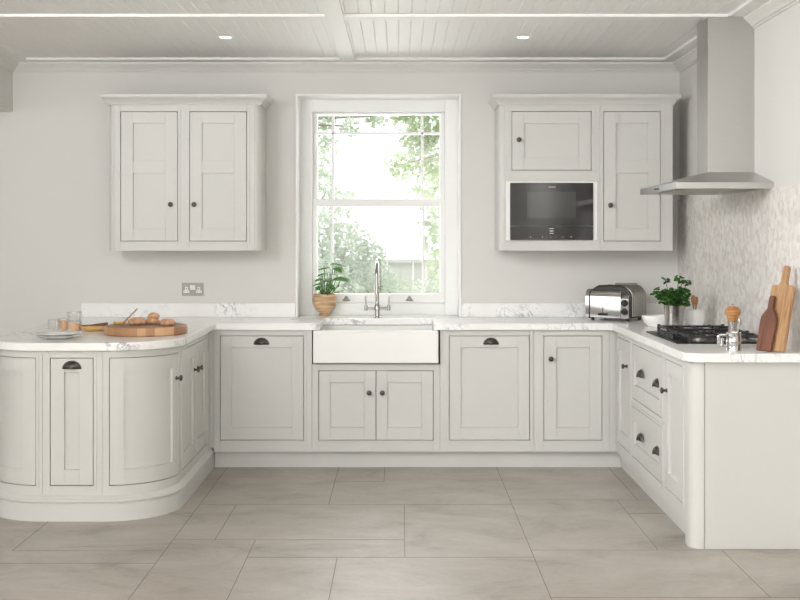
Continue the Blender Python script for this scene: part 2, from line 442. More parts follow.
# ------------------------------------------------------------------ shared cabinet pieces
YF = -.595
def Fback(u,v,n): return (u, YF-n, v)
def Fwall(u,v,n): return (u, -.35-n, v)
XR = 1.35
def Fright(u,v,n): return (XR-n, u, v)
XP, YP, RC = -1.194, -1.99, .33
PX0, PX1 = -1.833, -1.524       # straight part of the peninsula end
def Fpr(u,v,n): return (XP+n, u, v)
def Fpf(u,v,n): return (u, YP-n, v)
def Fcr(u,v,n):
    a = -PI/2+u/RC; return (PX1+(RC+n)*math.cos(a), YP+RC+(RC+n)*math.sin(a), v)
def Fcl(u,v,n):
    a = -PI/2-u/RC; return (PX0+(RC+n)*math.cos(a), YP+RC+(RC+n)*math.sin(a), v)
ARC = RC*PI/2
GAP = .0035
def face_frame(mb, F, u0, u1, v0, v1, openings, nu=1, bead=.016):
    """inset face frame with a raised bead round every opening; openings: (u0,u1,v0,v1)"""
    us_ = sorted({u0,u1,*[o[0] for o in openings],*[o[1] for o in openings]})
    vs_ = sorted({v0,v1,*[o[2] for o in openings],*[o[3] for o in openings]})
    for i in range(len(us_)-1):
        a, b_ = us_[i], us_[i+1]
        run = None
        for j in range(len(vs_)-1):
            cu, cv = (a+b_)/2, (vs_[j]+vs_[j+1])/2
            solid = not any(o[0] < cu < o[1] and o[2] < cv < o[3] for o in openings)
            if solid: run = (run[0] if run else vs_[j], vs_[j+1])
            if (not solid or j == len(vs_)-2) and run:
                mb.fbox(F, a, b_, run[0], run[1], -.022, 0, nu if b_-a > .1 else max(1, nu//6)); run = None
    t = .0035
    for (a,b_,c_,d) in openings:
        w = bead
        mb.fbox(F, a-w, a, c_-w, d+w, -.01, t); mb.fbox(F, b_, b_+w, c_-w, d+w, -.01, t)
        mb.fbox(F, a, b_, c_-w, c_, -.01, t, nu); mb.fbox(F, a, b_, d, d+w, -.01, t, nu)
def shaker(F, u0, u1, v0, v1, stile=.07, top=.071, bot=.078, mids=(), nu=1):
    """framed panel door filling an opening less the gap; mids: (v0,v1) cross rails"""
    m_ = MB(); a, b_, c_, d = u0+GAP, u1-GAP, v0+GAP, v1-GAP
    n1 = .002; n0 = -.022
    m_.fbox(F, a, a+stile, c_, d, n0, n1, max(1, nu//5)); m_.fbox(F, b_-stile, b_, c_, d, n0, n1, max(1, nu//5))
    for (p, q_) in [(c_, c_+bot), (d-top, d), *mids]:
        m_.fbox(F, a+stile, b_-stile, p, q_, n0, n1, nu)
    m_.fbox(F, a+stile, b_-stile, c_+bot, d-top, n0, -.012, nu)
    return m_
def knob(F, u, v, parent, n0=.002):
    def P(n): return Vector(F(u, v, n))
    o = P(n0); ax = (P(n0+.01)-o).normalized(); rot = Vector((0,0,1)).rotation_difference(ax).to_matrix()
    prof = [(.0001,-.001),(.011,-.001),(.011,.003),(.007,.006),(.006,.016),(.013,.021),(.0165,.026),(.0155,.031),(.009,.034),(.0001,.035)]
    return MB().lathe(prof, o, 16, False, rot).build('knob', 'pewter', parent, smooth=40)
def cup(F, u, v, parent, w=.046, h=.04, dep=.026, n0=.002):
    """half-dome cup pull with its flange, open at the bottom"""
    m_ = MB(); nu_, nv = 16, 6
    vs = []
    for j in range(nv+1):
        b_ = PI/2*j/nv
        for i in range(nu_+1):
            a = PI*i/nu_
            r = math.cos(b_)
            vs.append(F(u+w*math.cos(a)*r, v+h*math.sin(a)*r, n0+dep*math.sin(b_)*(.35+.65*math.sin(a)**.5) if 0<i<nu_ else n0+dep*math.sin(b_)*.35))
    W = nu_+1
    fs = [(j*W+i, j*W+i+1, (j+1)*W+i+1, (j+1)*W+i) for j in range(nv) for i in range(nu_)]
    m_.add(vs, fs)
    out = [(math.cos(PI*i/20), math.sin(PI*i/20)) for i in range(21)]
    m_.extr([(u+(w+.004)*x_, v+(h+.004)*y_) for x_,y_ in out], lambda p,q_: F(p,q_,n0-.002), lambda p,q_: F(p,q_,n0+.002))
    return m_.build('cup_handle', 'pewter', parent, smooth=50)
def carcass(x0, x1, y0, y1, z0, z1, parent, top=True):
    m_ = MB(); t = .016
    m_.box(x0, x0+t, y0, y1, z0, z1); m_.box(x1-t, x1, y0, y1, z0, z1); m_.box(x0, x1, y0, y1, z0, z0+t)
    if top: m_.box(x0, x1, y0, y1, z1-t, z1)
    return m_
DV0, DV1 = .178, .834
FB, FT = .105, .8695

# ------------------------------------------------------------------ back run base cabinets
BKY = -.012
def base_unit(label, x0, x1, F_open, doors, top=FT):
    t = thing('base_cabinet', label, 'cabinet', ((x0+x1)/2, YF, FB))
    m_ = carcass(x0+.002, x1-.002, YF+.023, BKY, FB, top, t, top=False)
    m_.box(x0+.002, x1-.002, BKY-.012, BKY, FB, top)
    m_.box(x0+.018, x1-.018, YF+.06, YF+.07, FB+.016, top-.02)
    m_.build('carcass', 'inside', t)
    f = MB(); face_frame(f, F_open, x0+.0006, x1-.0006, FB, top, doors)
    f.build('face_frame', 'paint', t, bevel=.0012)
    return t
tA = base_unit('cream base cabinet with one large cup-handled door, left of the sink', -1.1692, -.5545, Fback, [(-1.131,-.605,DV0,DV1)])
dA = shaker(Fback, -1.131, -.605, DV0, DV1).build('door', 'paint', tA, bevel=.0012); cup(Fback, -.871, .778, dA)
tS = base_unit('cream sink cabinet with two small doors under the white sink', -.5545, .2475, Fback, [(-.514,.207,DV0,.616)], top=.655)
dS = shaker(Fback, -.514, -.1535+.0015, DV0, .616).build('door', 'paint', tS, bevel=.0012); knob(Fback, -.196, .478, dS)
dS2 = shaker(Fback, -.1535-.0015, .207, DV0, .616).build('door', 'paint', tS, bevel=.0012); knob(Fback, -.114, .478, dS2)
tC = base_unit('cream base cabinet with one large cup-handled door, right of the sink', .2475, .836, Fback, [(.304,.824-.014,DV0,DV1)])
dC = shaker(Fback, .304, .810, DV0, DV1).build('door', 'paint', tC, bevel=.0012); cup(Fback, .567, .778, dC)
tD = base_unit('cream base cabinet with a knobbed single door beside the right corner', .836, 1.308, Fback, [(.896,1.264,DV0,DV1)])
dD = shaker(Fback, .896, 1.264, DV0, DV1, stile=.076).build('door', 'paint', tD, bevel=.0012); knob(Fback, .940, .690, dD)
o = MB(); o.box(1.3085, XR+.02, YF+.004, -.53, FB, FT)
tag(o.build('corner_filler', 'paint', bevel=.001), 'narrow cream filler strip in the inner corner below the toaster', 'filler strip')
o = MB(); o.box(XP-.012, -1.1699, YF+.004, -.53, .1308, FT)
tag(o.build('corner_filler', 'paint', bevel=.001), 'narrow cream filler strip in the inner corner next to the peninsula', 'filler strip')
o = MB().box(-1.172, 1.390, -.545, -.527, 0, FB-.001)
tag(o.build('plinth', 'paint', bevel=.001), 'recessed cream plinth board below the sink run of cabinets', 'plinth')

# ------------------------------------------------------------------ right run
def right_unit(label, y0, y1, openings):
    t = thing('base_cabinet', label, 'cabinet', (XR, (y0+y1)/2, FB))
    m_ = MB(); tt = .016
    xa, xb = XR+.023, XW-.012
    m_.box(xa, xb, y0, y0-tt, FB, FT); m_.box(xa, xb, y1+tt, y1, FB, FT); m_.box(xa, xb, y0, y1, FB, FB+tt)
    m_.box(xb-.01, xb, y0, y1, FB, FT); m_.box(XR+.06, XR+.07, y0-.018, y1+.018, FB+.016, FT-.02)
    m_.build('carcass', 'inside', t)
    f = MB(); face_frame(f, Fright, y1+.0006, y0-.0006, FB, FT, openings); f.build('face_frame', 'paint', t, bevel=.0012)
    return t
Y1, Y2, Y3 = yd(7.12), yd(6.24), yd(5.77)
t = right_unit('cream base cabinet with a narrow knobbed door, farthest along the hob run', -.625, Y1, [(yd(7.15),yd(7.58),DV0,DV1)])
d_ = shaker(Fright, yd(7.15), yd(7.58), DV0, DV1).build('door', 'paint', t, bevel=.0012); knob(Fright, yd(7.235), .683, d_)
t = right_unit('cream two-drawer base cabinet with four cup handles under the hob', Y1, Y2, [(yd(6.27),yd(7.09),.516,DV1),(yd(6.27),yd(7.09),DV0,.471)])
for (a, b_, hz) in ((.516, DV1, .665), (DV0, .471, .310)):
    d_ = shaker(Fright, yd(6.27), yd(7.09), a, b_, top=.08, bot=.08).build('drawer', 'paint', t, bevel=.0012)
    cup(Fright, yd(6.83), hz, d_); cup(Fright, yd(6.40), hz, d_)
t = right_unit('cream base cabinet with a narrow knobbed door, nearest the end panel', Y2, Y3, [(yd(5.81),yd(6.20),DV0,DV1)])
d_ = shaker(Fright, yd(5.81), yd(6.20), DV0, DV1).build('door', 'paint', t, bevel=.0012); knob(Fright, yd(6.155), .676, d_)
YE = yd(5.663)
ep = thing('end_panel', 'plain cream end panel with a rounded corner post at the right', 'panel', (1.6, YE, 0))
pr = .058
pts = [(XR+pr-pr*math.sin(PI/2*i/10), YE+pr-pr*math.cos(PI/2*i/10)) for i in range(11)]
pts = [(XR+pr+.006, YE)] + pts + [(XR, Y3-.001), (XR+.02, Y3-.001), (XR+.02, YE+.03), (XR+pr+.006, YE+.02)]
MB().prism(pts, 0, FT).build('corner_post', 'paint', ep, smooth=40)
MB().box(XR+pr+.009, XW-.001, YE, YE+.02, 0, FT).build('panel', 'paint', ep, bevel=.0012)
MB().box(XR+pr+.004, XR+pr+.012, YE+.006, YE+.02, 0, FT).build('joint_strip', 'inside', ep)
tag(MB().box(1.392, 1.41, -.5275, Y3-.002, 0, FB-.001).build('plinth', 'paint', bevel=.001), 'recessed cream plinth board below the hob run of cabinets', 'plinth')

# ------------------------------------------------------------------ peninsula
t = thing('base_cabinet', 'cream base cabinet with a pair of knobbed doors on the inner side of the peninsula', 'cabinet', (XP, -1.1, 0))
ya, yb = YP+RC, -.622
dm = yd(7.08)
o1, o2 = (yd(6.65), yd(7.075)), (yd(7.085), yd(7.50))
m_ = MB(); m_.box(XP-.60, XP-.023, ya+.002, ya+.018, FB, FT); m_.box(XP-.60, XP-.023, yb-.018, yb, FB, FT); m_.box(XP-.60, XP-.023, ya+.002, yb, FB, FB+.016)
m_.box(XP-.60, XP-.585, ya+.002, yb, FB, FT); m_.box(XP-.07, XP-.06, ya+.02, yb-.02, FB+.016, FT-.02)
m_.build('carcass', 'inside', t)
f = MB(); face_frame(f, Fpr, ya+.0006, yb, FB, FT, [(o1[0], o2[1], DV0, DV1)]); f.build('face_frame', 'paint', t, bevel=.0012)
d_ = shaker(Fpr, o1[0], o1[1]+GAP, DV0, DV1).build('door', 'paint', t, bevel=.0012); knob(Fpr, yd(7.025), .686, d_)
d_ = shaker(Fpr, o2[0]-GAP, o2[1], DV0, DV1).build('door', 'paint', t, bevel=.0012); knob(Fpr, yd(7.14), .686, d_)
# curved right corner
def curved(label, F, xside, knob_u=None):
    t = thing('curved_cabinet', label, 'cabinet', F(ARC/2, 0, 0))
    m_ = MB(); m_.fbox(F, .03, ARC-.03, FB, FB+.016, -RC+.06, -.025, 16); m_.fbox(F, .03, ARC-.03, FB+.016, FT-.02, -.07, -.06, 16)
    m_.build('carcass', 'inside', t)
    f = MB(); face_frame(f, F, .0006, ARC-.0006, FB, FT, [(.032, ARC-.030, DV0, DV1)], 20, bead=.014); f.build('face_frame', 'paint', t, smooth=30)
    d_ = shaker(F, .032, ARC-.030, DV0, DV1, nu=20).build('door', 'paint', t, smooth=30)
    if knob_u is not None: knob(F, knob_u, .700, d_)
    return t
curved('cream curved-door corner cabinet at the right of the peninsula end', Fcr, 1, ARC-.062)
curved('cream curved-door corner cabinet cut off by the left picture edge', Fcl, -1)
t = thing('base_cabinet', 'slim cream pull-out cabinet with a cup handle in the peninsula end', 'cabinet', ((PX0+PX1)/2, YP, 0))
m_ = MB(); m_.box(PX0+.002, PX0+.018, YP+.023, YP+.31, FB, FT); m_.box(PX1-.018, PX1-.002, YP+.023, YP+.31, FB, FT); m_.box(PX0+.002, PX1-.002, YP+.023, YP+.31, FB, FB+.016)
m_.box(PX0+.018, PX1-.018, YP+.06, YP+.07, FB+.016, FT-.02); m_.build('carcass', 'inside', t)
f = MB(); px0, px1 = (50-CX)*6.23/F_PX, (93.6-CX)*6.23/F_PX
face_frame(f, Fpf, PX0+.0006, PX1-.0006, FB, FT, [(px0, px1, DV0, DV1)]); f.build('face_frame', 'paint', t, bevel=.0012)
d_ = shaker(Fpf, px0, px1, DV0, DV1).build('door', 'paint', t, bevel=.0012); cup(Fpf, (72-CX)*6.23/F_PX, .776, d_)
# outer side panel of the peninsula
XPL = PX0-RC
o = MB().box(XPL, XPL+.02, YP+RC+.001, -.002, 0, FT)
tag(o.build('side_panel', 'paint'), 'cream outer side panel closing the peninsula on the dining side', 'panel')
# moulded skirting around the peninsula
sk = [(.0006,0),(.020,0),(.020,.086),(.016,.089),(.016,.093),(.025,.097),(.029,.103),(.026,.110),(.017,.114),(.012,.120),(.004,.128),(.0006,.130)]
path = [((XP,-.545),(1,0)),((XP,YP+RC),(1,0))]
for i in range(1,16): a = -PI/2*i/16; path.append(((PX1+RC*math.cos(a), YP+RC+RC*math.sin(a)),(math.cos(a),math.sin(a))))
path += [((PX1,YP),(0,-1)),((PX0,YP),(0,-1))]
for i in range(1,16): a = -PI/2-PI/2*i/16; path.append(((PX0+RC*math.cos(a), YP+RC+RC*math.sin(a)),(math.cos(a),math.sin(a))))
path += [((XPL,YP+RC),(-1,0)),((XPL,-.003),(-1,0))]
tag(MB().sweep(path, sk).build('skirting', 'paint', smooth=28), 'moulded cream skirting wrapping the foot of the peninsula', 'skirting')

# ------------------------------------------------------------------ worktop
OV = .03
def arc(cx, cy, r, a0, a1, n=14): return [(cx+r*math.cos(a0+(a1-a0)*i/n), cy+r*math.sin(a0+(a1-a0)*i/n)) for i in range(n+1)]
SX0, SX1, SYB = -.505, .210, yd(8.06)
wt = []
wt += [(XPL-OV, -.001)]
wt += arc(PX0, YP+RC, RC+OV, -PI, -PI/2)
wt += arc(PX1, YP+RC, RC+OV, -PI/2, 0)
wt += [(XP+OV, YF-OV-.012), (XP+OV+.012, YF-OV)]
wt += [(SX0-.035, YF-OV)] + arc(SX0-.035, YF-OV+.035, .035, -PI/2, 0, 6) + [(SX0, SYB-.01), (SX0+.01, SYB), (SX1-.01, SYB), (SX1, SYB-.01)]
wt += arc(SX1+.035, YF-OV+.035, .035, PI, 1.5*PI, 6)
wt += [(XR-OV-.02, YF-OV), (XR-OV, YF-OV-.02)]
r_ = .085
wt += arc(XR-OV+r_, YE-OV+r_, r_, PI, 1.5*PI, 10)
wt += [(XW-.001, YE-OV), (XW-.001, -.001), (WX1-.006, -.001), (WX1-.006, .199), (WX0+.006, .199), (WX0+.006, -.001)]
o = MB().prism(wt, WB, WT).build('worktop', 'marble', bevel=.010, bseg=4)
tag(o, 'white grey-veined marble worktop running in a U along all cabinets', 'worktop')
tag(MB().box(-2.152, WX0-.0125, -.021, -.001, WT+.0005, 1.006).build('upstand', 'marble', bevel=.002), 'white veined marble upstand on the back wall left of the window', 'upstand')
tag(MB().box(WX1+.0125, XW-.013, -.021, -.001, WT+.0005, 1.006).build('upstand', 'marble', bevel=.002), 'white veined marble upstand on the back wall right of the window', 'upstand')
tag(MB().box(XW-.012, XW-.001, -5.2, -.0015, WT+.0005, 1.700).build('splashback', 'mosaic'), 'pale stone mosaic splashback covering the wall behind the hob', 'splashback')

# ------------------------------------------------------------------ sink and tap
sk_t = thing('sink', 'white ceramic farmhouse sink set into the worktop below the window', 'sink', (-.155, -.63, .664))
m_ = MB(); xa, xb, ya_, yb_ = -.546, .237, -.640, yd(8.10); z0, z1 = .664, .8685; w = .024
# outer shell with hollow basin
outer = [(xa,ya_),(xb,ya_),(xb,yb_),(xa,yb_)]; inner = [(xa+.028,ya_+w),(xb-.028,ya_+w),(xb-.028,yb_-w),(xa+.028,yb_-w)]
vs = [(x,y,z0) for x,y in outer]+[(x,y,z1) for x,y in outer]+[(x,y,z1) for x,y in inner]+[(x,y,z0+.03) for x,y in inner]
fs = [(3,2,1,0)]+[(i,(i+1)%4,4+(i+1)%4,4+i) for i in range(4)]+[(4+i,4+(i+1)%4,8+(i+1)%4,8+i) for i in range(4)]+[(8+i,8+(i+1)%4,12+(i+1)%4,12+i) for i in range(4)]+[(12,13,14,15)]
m_.add(vs, fs); m_.build('basin', 'ceramic', sk_t, bevel=.008, bseg=3)
MB().lathe([(.0001,.694),(.042,.694),(.042,.697),(.03,.698),(.0001,.696)], (-.155,-.36,0), 24, False).build('waste', 'chrome', sk_t, smooth=40)
tap = thing('tap', 'tall chrome bridge tap with two upright levers behind the sink', 'tap', ((377.3-CX)*8.12/F_PX, -.10, WT))
tx, ty = tap.location.x, -.10
m_ = MB(); m_.lathe([(.0001,WT),(.027,WT),(.027,WT+.008),(.018,WT+.012),(.016,WT+.05),(.019,WT+.052),(.019,WT+.082),(.015,WT+.088),(.013,WT+.11),(.0001,WT+.11)], (tx,ty,0), 24, False)
m_.build('column', 'tap', tap, smooth=40)
pts = [(tx,ty,WT+.10),(tx,ty,WT+.28)]
for i in range(1,13): a = PI*i/12; pts.append((tx, ty-.09+.09*math.cos(a), WT+.28+.09*math.sin(a)))
pts += [(tx, ty-.18, WT+.25)]
MB().tube(pts, .0115, 14).build('spout', 'tap', tap, smooth=60)
MB().tube([(tx,ty-.18,WT+.255),(tx,ty-.18,WT+.165)], [.0135,.0155], 14).build('spray_head', 'tap', tap, smooth=60)
MB().tube([(tx-.088,ty,WT+.066),(tx+.088,ty,WT+.066)], .010, 12).build('bridge', 'tap', tap, smooth=60)
for s in (-1, 1):
    m_ = MB(); hx = tx+s*.076
    m_.tube([(hx,ty,WT+.05),(hx,ty,WT+.085)], .0125, 12); m_.tube([(hx,ty,WT+.08),(hx+s*.002,ty,WT+.142)], [.0055,.0045], 10); m_.sphere((hx+s*.002,ty,WT+.143), .0055, 10, 6)
    m_.build('lever', 'tap', tap, smooth=60)

# ------------------------------------------------------------------ wall cabinets
def sw(p): return (p-CX)*7.87/F_PX
def zw(p): return EYE-(p-CY)*7.87/F_PX
crown = [(.0,2.306),(.008,2.306),(.010,2.316),(.015,2.320),(.018,2.330),(.028,2.340),(.039,2.348),(.044,2.354),(.044,2.372),(.0,2.372)]
W0, W1 = 1.363, 2.3055
WDV0, WDV1 = zw(241.3), zw(111.5)
def post(x, sgn, mb, r=.034):
    """quarter-round corner post at a cabinet edge, rounding towards sgn"""
    cx = x-sgn*r
    a0 = -PI/2
    pts = [(cx+sgn*r*math.cos(-PI/2+PI/2*i/10), -.35+r+r*math.sin(-PI/2+PI/2*i/10)) for i in range(11)]
    pts = [(cx-sgn*.0035,-.35)]+pts+[(x,-.001),(x-sgn*.02,-.001),(x-sgn*.02,-.35+r),(cx-sgn*.0035,-.33)]
    if sgn < 0: pts = pts[::-1]
    mb.prism(pts, W0, W1)
def wall_unit(name, label, x0, x1, openings, posts=(0,0)):
    t = thing(name, label, 'cabinet', ((x0+x1)/2, -.18, W0))
    m_ = MB(); a, b_ = x0+(.021 if posts[0] else .002), x1-(.021 if posts[1] else .002)
    m_.box(a, a+.016, -.327, -.001, W0, W1); m_.box(b_-.016, b_, -.327, -.001, W0, W1); m_.box(a, b_, -.327, -.001, W1-.016, W1); m_.box(a, b_, -.327, -.001, W0+.002, W0+.018); m_.box(a, b_, -.012, -.001, W0, W1)
    m_.build('carcass', 'paint', t)
    f = MB(); fx0, fx1 = x0+(.038 if posts[0] else .0006), x1-(.038 if posts[1] else .0006)
    face_frame(f, Fwall, fx0, fx1, W0, W1, openings); f.build('face_frame', 'paint', t, bevel=.0012)
    for k, s in ((0,-1),(1,1)):
        if posts[k]:
            p = MB(); post(x0 if k == 0 else x1, s, p); p.build('corner_post', 'paint', t, smooth=40)
    bk = MB(); bk.box(a+.017, b_-.017, -.30, -.29, W0+.02, W1-.02); bk.build('backing', 'inside', t)
    return t
x0, x1 = sw(108.75), (266.3-CX)*DIST/F_PX
dl, dr = (sw(120.5), sw(178)), (sw(189.5), sw(247))
t = wall_unit('wall_cabinet', 'cream two-door wall cabinet with crown moulding left of the window', x0, x1, [(dl[0],dl[1],WDV0,WDV1),(dr[0],dr[1],WDV0,WDV1)], (1,1))
mid = (zw(173), zw(160.8))
d_ = shaker(Fwall, dl[0], dl[1], WDV0, WDV1, stile=.077, mids=(mid,)).build('door', 'paint', t, bevel=.0012); knob(Fwall, sw(171.2), zw(204.6), d_)
d_ = shaker(Fwall, dr[0], dr[1], WDV0, WDV1, stile=.077, mids=(mid,)).build('door', 'paint', t, bevel=.0012); knob(Fwall, sw(194.6), zw(204.6), d_)
MB().sweep([((x0,-.001),(-1,0)),((x0,-.35),(-1,-1)),((x1,-.35),(1,-1)),((x1,-.001),(1,0))], crown).build('crown_moulding', 'paint', t, smooth=40)
# right pair
xa, xm, xb = (494.6-CX)*DIST/F_PX, sw(600), sw(672.9)
op = (sw(511.6), sw(591.4), zw(170.4), zw(111.2)); ov = (sw(505.8), sw(597.2), zw(240.4), zw(181.2))
t = thing('oven_cabinet', 'cream wall cabinet with a small knobbed door above the microwave', 'cabinet', ((xa+xm)/2, -.18, W0))
m_ = MB(); a, b_ = xa+.021, xm-.002
for bx in ((a,a+.016,W0,W1),(b_-.016,b_,W0,W1),(a,b_,W1-.016,W1),(a,b_,W0+.002,W0+.018),(a,b_,zw(176)-.008,zw(176)+.008)): m_.box(bx[0],bx[1],-.327,-.001,bx[2],bx[3])
m_.box(a,b_,-.012,-.001,W0,W1)
m_.build('carcass', 'paint', t)
f = MB()
fx0, fx1 = xa+.038, xm-.0006
for bx in ((fx0,fx1,W0,ov[2]-.001),(fx0,fx1,ov[3]+.001,op[2]),(fx0,fx1,op[3],W1),(fx0,op[0],op[2],op[3]),(op[1],fx1,op[2],op[3]),(fx0,ov[0]-.001,ov[2]-.001,ov[3]+.001),(ov[1]+.001,fx1,ov[2]-.001,ov[3]+.001)):
    f.fbox(Fwall, bx[0], bx[1], bx[2], bx[3], -.022, 0)
w = .016
f.fbox(Fwall,op[0]-w,op[0],op[2]-w,op[3]+w,-.01,.0035); f.fbox(Fwall,op[1],op[1]+w,op[2]-w,op[3]+w,-.01,.0035); f.fbox(Fwall,op[0],op[1],op[2]-w,op[2],-.01,.0035); f.fbox(Fwall,op[0],op[1],op[3],op[3]+w,-.01,.0035)
f.build('face_frame', 'paint', t, bevel=.0012)
p = MB(); post(xa, -1, p); p.build('corner_post', 'paint', t, smooth=40)
MB().box(op[0]-.01, op[1]+.01, -.30, -.29, op[2]-.01, op[3]+.01).build('backing', 'inside', t)
d_ = shaker(Fwall, op[0], op[1], op[2], op[3], stile=.077, top=.077, bot=.077).build('door', 'paint', t, bevel=.0012); knob(Fwall, sw(518.6), zw(140), d_)
o3 = (sw(603.4), sw(660.5), WDV0, WDV1)
t = wall_unit('wall_cabinet', 'tall cream single-door wall cabinet between the microwave and the hood', xm, xb, [o3])
d_ = shaker(Fwall, o3[0], o3[1], WDV0, WDV1, stile=.077, mids=(mid,)).build('door', 'paint', t, bevel=.0012); knob(Fwall, sw(609.8), zw(205.4), d_)
cm = MB().sweep([((xa,-.001),(-1,0)),((xa,-.35),(-1,-1)),((xb,-.35),(1,-1)),((xb,-.001),(1,0))], crown).build('crown_moulding', 'paint', smooth=40)
tag(cm, 'cream crown moulding along the top of the right wall cabinets', 'moulding')
# microwave
mw = thing('microwave', 'built-in dark glass microwave with pale side trims in the right wall cabinet', 'microwave', ((ov[0]+ov[1])/2, -.35, ov[2]))
MB().box(ov[0], ov[1], -.352, -.02, ov[2], ov[3]).build('housing', 'trim', mw, bevel=.001)
gx0, gx1 = sw(510), sw(593); gz = zw(226.2)
dd_ = MB().box(gx0, gx1, -.362, -.3525, gz+.001, zw(183)).build('door', 'oven_glass', mw, bevel=.001)
MB().box(sw(527), sw(575.5), -.3628, -.3622, zw(218), zw(192)).build('viewing_window', 'oven_win', dd_)
MB().box(sw(548), sw(555.5), -.3628, -.3622, zw(188), zw(186.4)).build('badge', 'mark_dim', dd_)
cp = MB().box(gx0, gx1, -.362, -.3525, zw(240), gz-.001).build('control_panel', 'oven_glass', mw, bevel=.001)
for z_ in (228.6, 233.4): MB().box(sw(549), sw(553.4), -.3630, -.3622, zw(z_+.35), zw(z_-.35)).build('display_bar', 'mark', cp)
for x_ in (549.9, 551.3, 552.6): MB().box(sw(x_-.35), sw(x_+.35), -.3630, -.3622, zw(231.7), zw(230.2)).build('display_digit', 'mark', cp)
for x_, r__ in ((530.5,.55),(542.3,.5),(571,.55),(546,.3),(550.6,.3),(556,.3),(561,.3),(563,.3)):
    MB().lathe([(.0001,0),(r__/154.6,0),(r__/154.6,.0008),(.0001,.0008)], (sw(x_), -.3622, zw(237)), 10, False, Matrix.Rotation(PI/2, 3, 'X')).build('control_mark', 'mark', cp)

# ------------------------------------------------------------------ extractor hood
hd = thing('extractor_hood', 'stainless steel chimney extractor hood on the right wall over the hob', 'hood', (XW, -1.62, 1.696))
hx0, hx1, hy0, hy1 = 1.389, XW-.0005, yd(6.14), yd(7.055)
cx0, cy0, cy1 = 1.637, yd(6.48), yd(6.72)
m_ = MB(); z0, z1, z2 = 1.696, 1.729, 1.797
vs = [(hx0,hy0,z0),(hx1,hy0,z0),(hx1,hy1,z0),(hx0,hy1,z0),(hx0,hy0,z1),(hx1,hy0,z1),(hx1,hy1,z1),(hx0,hy1,z1),(cx0,cy0,z2),(hx1,cy0,z2),(hx1,cy1,z2),(cx0,cy1,z2),
      (hx0+.02,hy0+.02,z0),(hx1-.02,hy0+.02,z0),(hx1-.02,hy1-.02,z0),(hx0+.02,hy1-.02,z0),(hx0+.02,hy0+.02,z0+.014),(hx1-.02,hy0+.02,z0+.014),(hx1-.02,hy1-.02,z0+.014),(hx0+.02,hy1-.02,z0+.014)]
fs = [(i,(i+1)%4,4+(i+1)%4,4+i) for i in range(4)]+[(4+i,4+(i+1)%4,8+(i+1)%4,8+i) for i in range(4)]+[(8,9,10,11)]+[(12+i,12+(i+1)%4,(i+1)%4,i) for i in range(4)]+[(16+i,16+(i+1)%4,12+(i+1)%4,12+i) for i in range(4)]+[(19,18,17,16)]
m_.add(vs, fs); m_.build('canopy', 'steel', hd, bevel=.0015)
f = MB()
for k in range(3):
    ya_ = hy0+.05+k*.275; f.box(hx0+.09, hx1-.06, ya_, ya_+.262, z0+.007, z0+.0135)
    for j in range(9): f.box(hx0+.10, hx1-.07, ya_+.015+j*.027, ya_+.025+j*.027, z0+.004, z0+.0075)
f.build('grease_filter', 'steel2', hd)
for yy in (hy0+.16, hy1-.16): MB().lathe([(.0001,0),(.03,0),(.03,.006),(.0001,.006)], (hx0+.055, yy, z0+.006), 20, False).build('hood_lamp', 'mark', hd, smooth=40)
# chimney: outline in X/Z cut round the wall cornice
ol = [(cx0,z2-.002),(XW-.0005,z2-.002),(XW-.0005,2.556)]
ol += [(XW-.066+.066*math.cos(a)-.0, 2.556+.068*math.sin(a)) for a in [PI/2*i/8 for i in range(1,9)]]
ol += [(cx0, 2.624)]
MB().extr(ol, lambda a,z: (a,cy0,z), lambda a,z: (a,cy1,z)).build('chimney', 'steel', hd, bevel=.0012)
bt = MB()
for k in range(4): bt.lathe([(.0001,0),(.005,0),(.005,.003),(.0001,.003)], (hx0, -1.62+(k-1.5)*.03, 1.712), 12, False, Matrix.Rotation(-PI/2, 3, 'Y'))
bt.build('button', 'black', hd)

# ------------------------------------------------------------------ sockets
def socket(px, label):
    x = (px-CX)*DIST/F_PX; z = EYE-(289.3-CY)*DIST/F_PX
    t = thing('wall_socket', label, 'socket', (x, 0, z))
    MB().box(x-.0735, x+.0735, -.006, -.0005, z-.043, z+.043).build('plate', 'sock', t, bevel=.002)
    for s in (-1,1):
        cx = x+s*.042
        m_ = MB(); m_.box(cx-.0095, cx+.0095, -.0085, -.006, z-.006, z+.017); m_.box(cx-.019, cx+.019, -.0085, -.006, z-.024, z-.007)
        i_ = m_.build('socket_insert', 'white_plastic', t, bevel=.001)
        h = MB(); h.box(cx-.003, cx+.003, -.0092, -.0083, z+.001, z+.010); h.box(cx-.013, cx-.007, -.0092, -.0083, z-.017, z-.0135); h.box(cx+.007, cx+.013, -.0092, -.0083, z-.017, z-.0135)
        h.build('pin_hole', 'dark_hole', i_)
    for s in (-1,1): MB().box(x+s*.0085-.0078, x+s*.0085+.0078, -.0095, -.006, z-.004, z+.028).build('rocker', 'white_plastic', t, bevel=.001)
    return t
socket(192.8, 'double metal wall socket with white inserts above the round chopping board')
socket(626.0, 'double metal wall socket half hidden behind the toaster')

# ------------------------------------------------------------------ downlights
for px, lb in ((225.5, 'small round ceiling downlight above the left wall cabinet'), (523, 'small round ceiling downlight above the right wall cabinet')):
    d = F_PX*(ZC-EYE)/(CY-37.2); x = (px-CX)*d/F_PX; y = yd(d)
    t = thing('downlight', lb, 'light', (x, y, ZC))
    MB().lathe([(.034,ZC-.001),(.046,ZC-.004),(.050,ZC-.002),(.050,ZC+.002),(.034,ZC+.002)], (x,y,0), 28, False).build('ring', 'trim', t, smooth=40)
    MB().lathe([(.0001,ZC-.0015),(.034,ZC-.0015),(.034,ZC+.001),(.0001,ZC+.001)], (x,y,0), 24, False).build('lens', 'lamp', t)

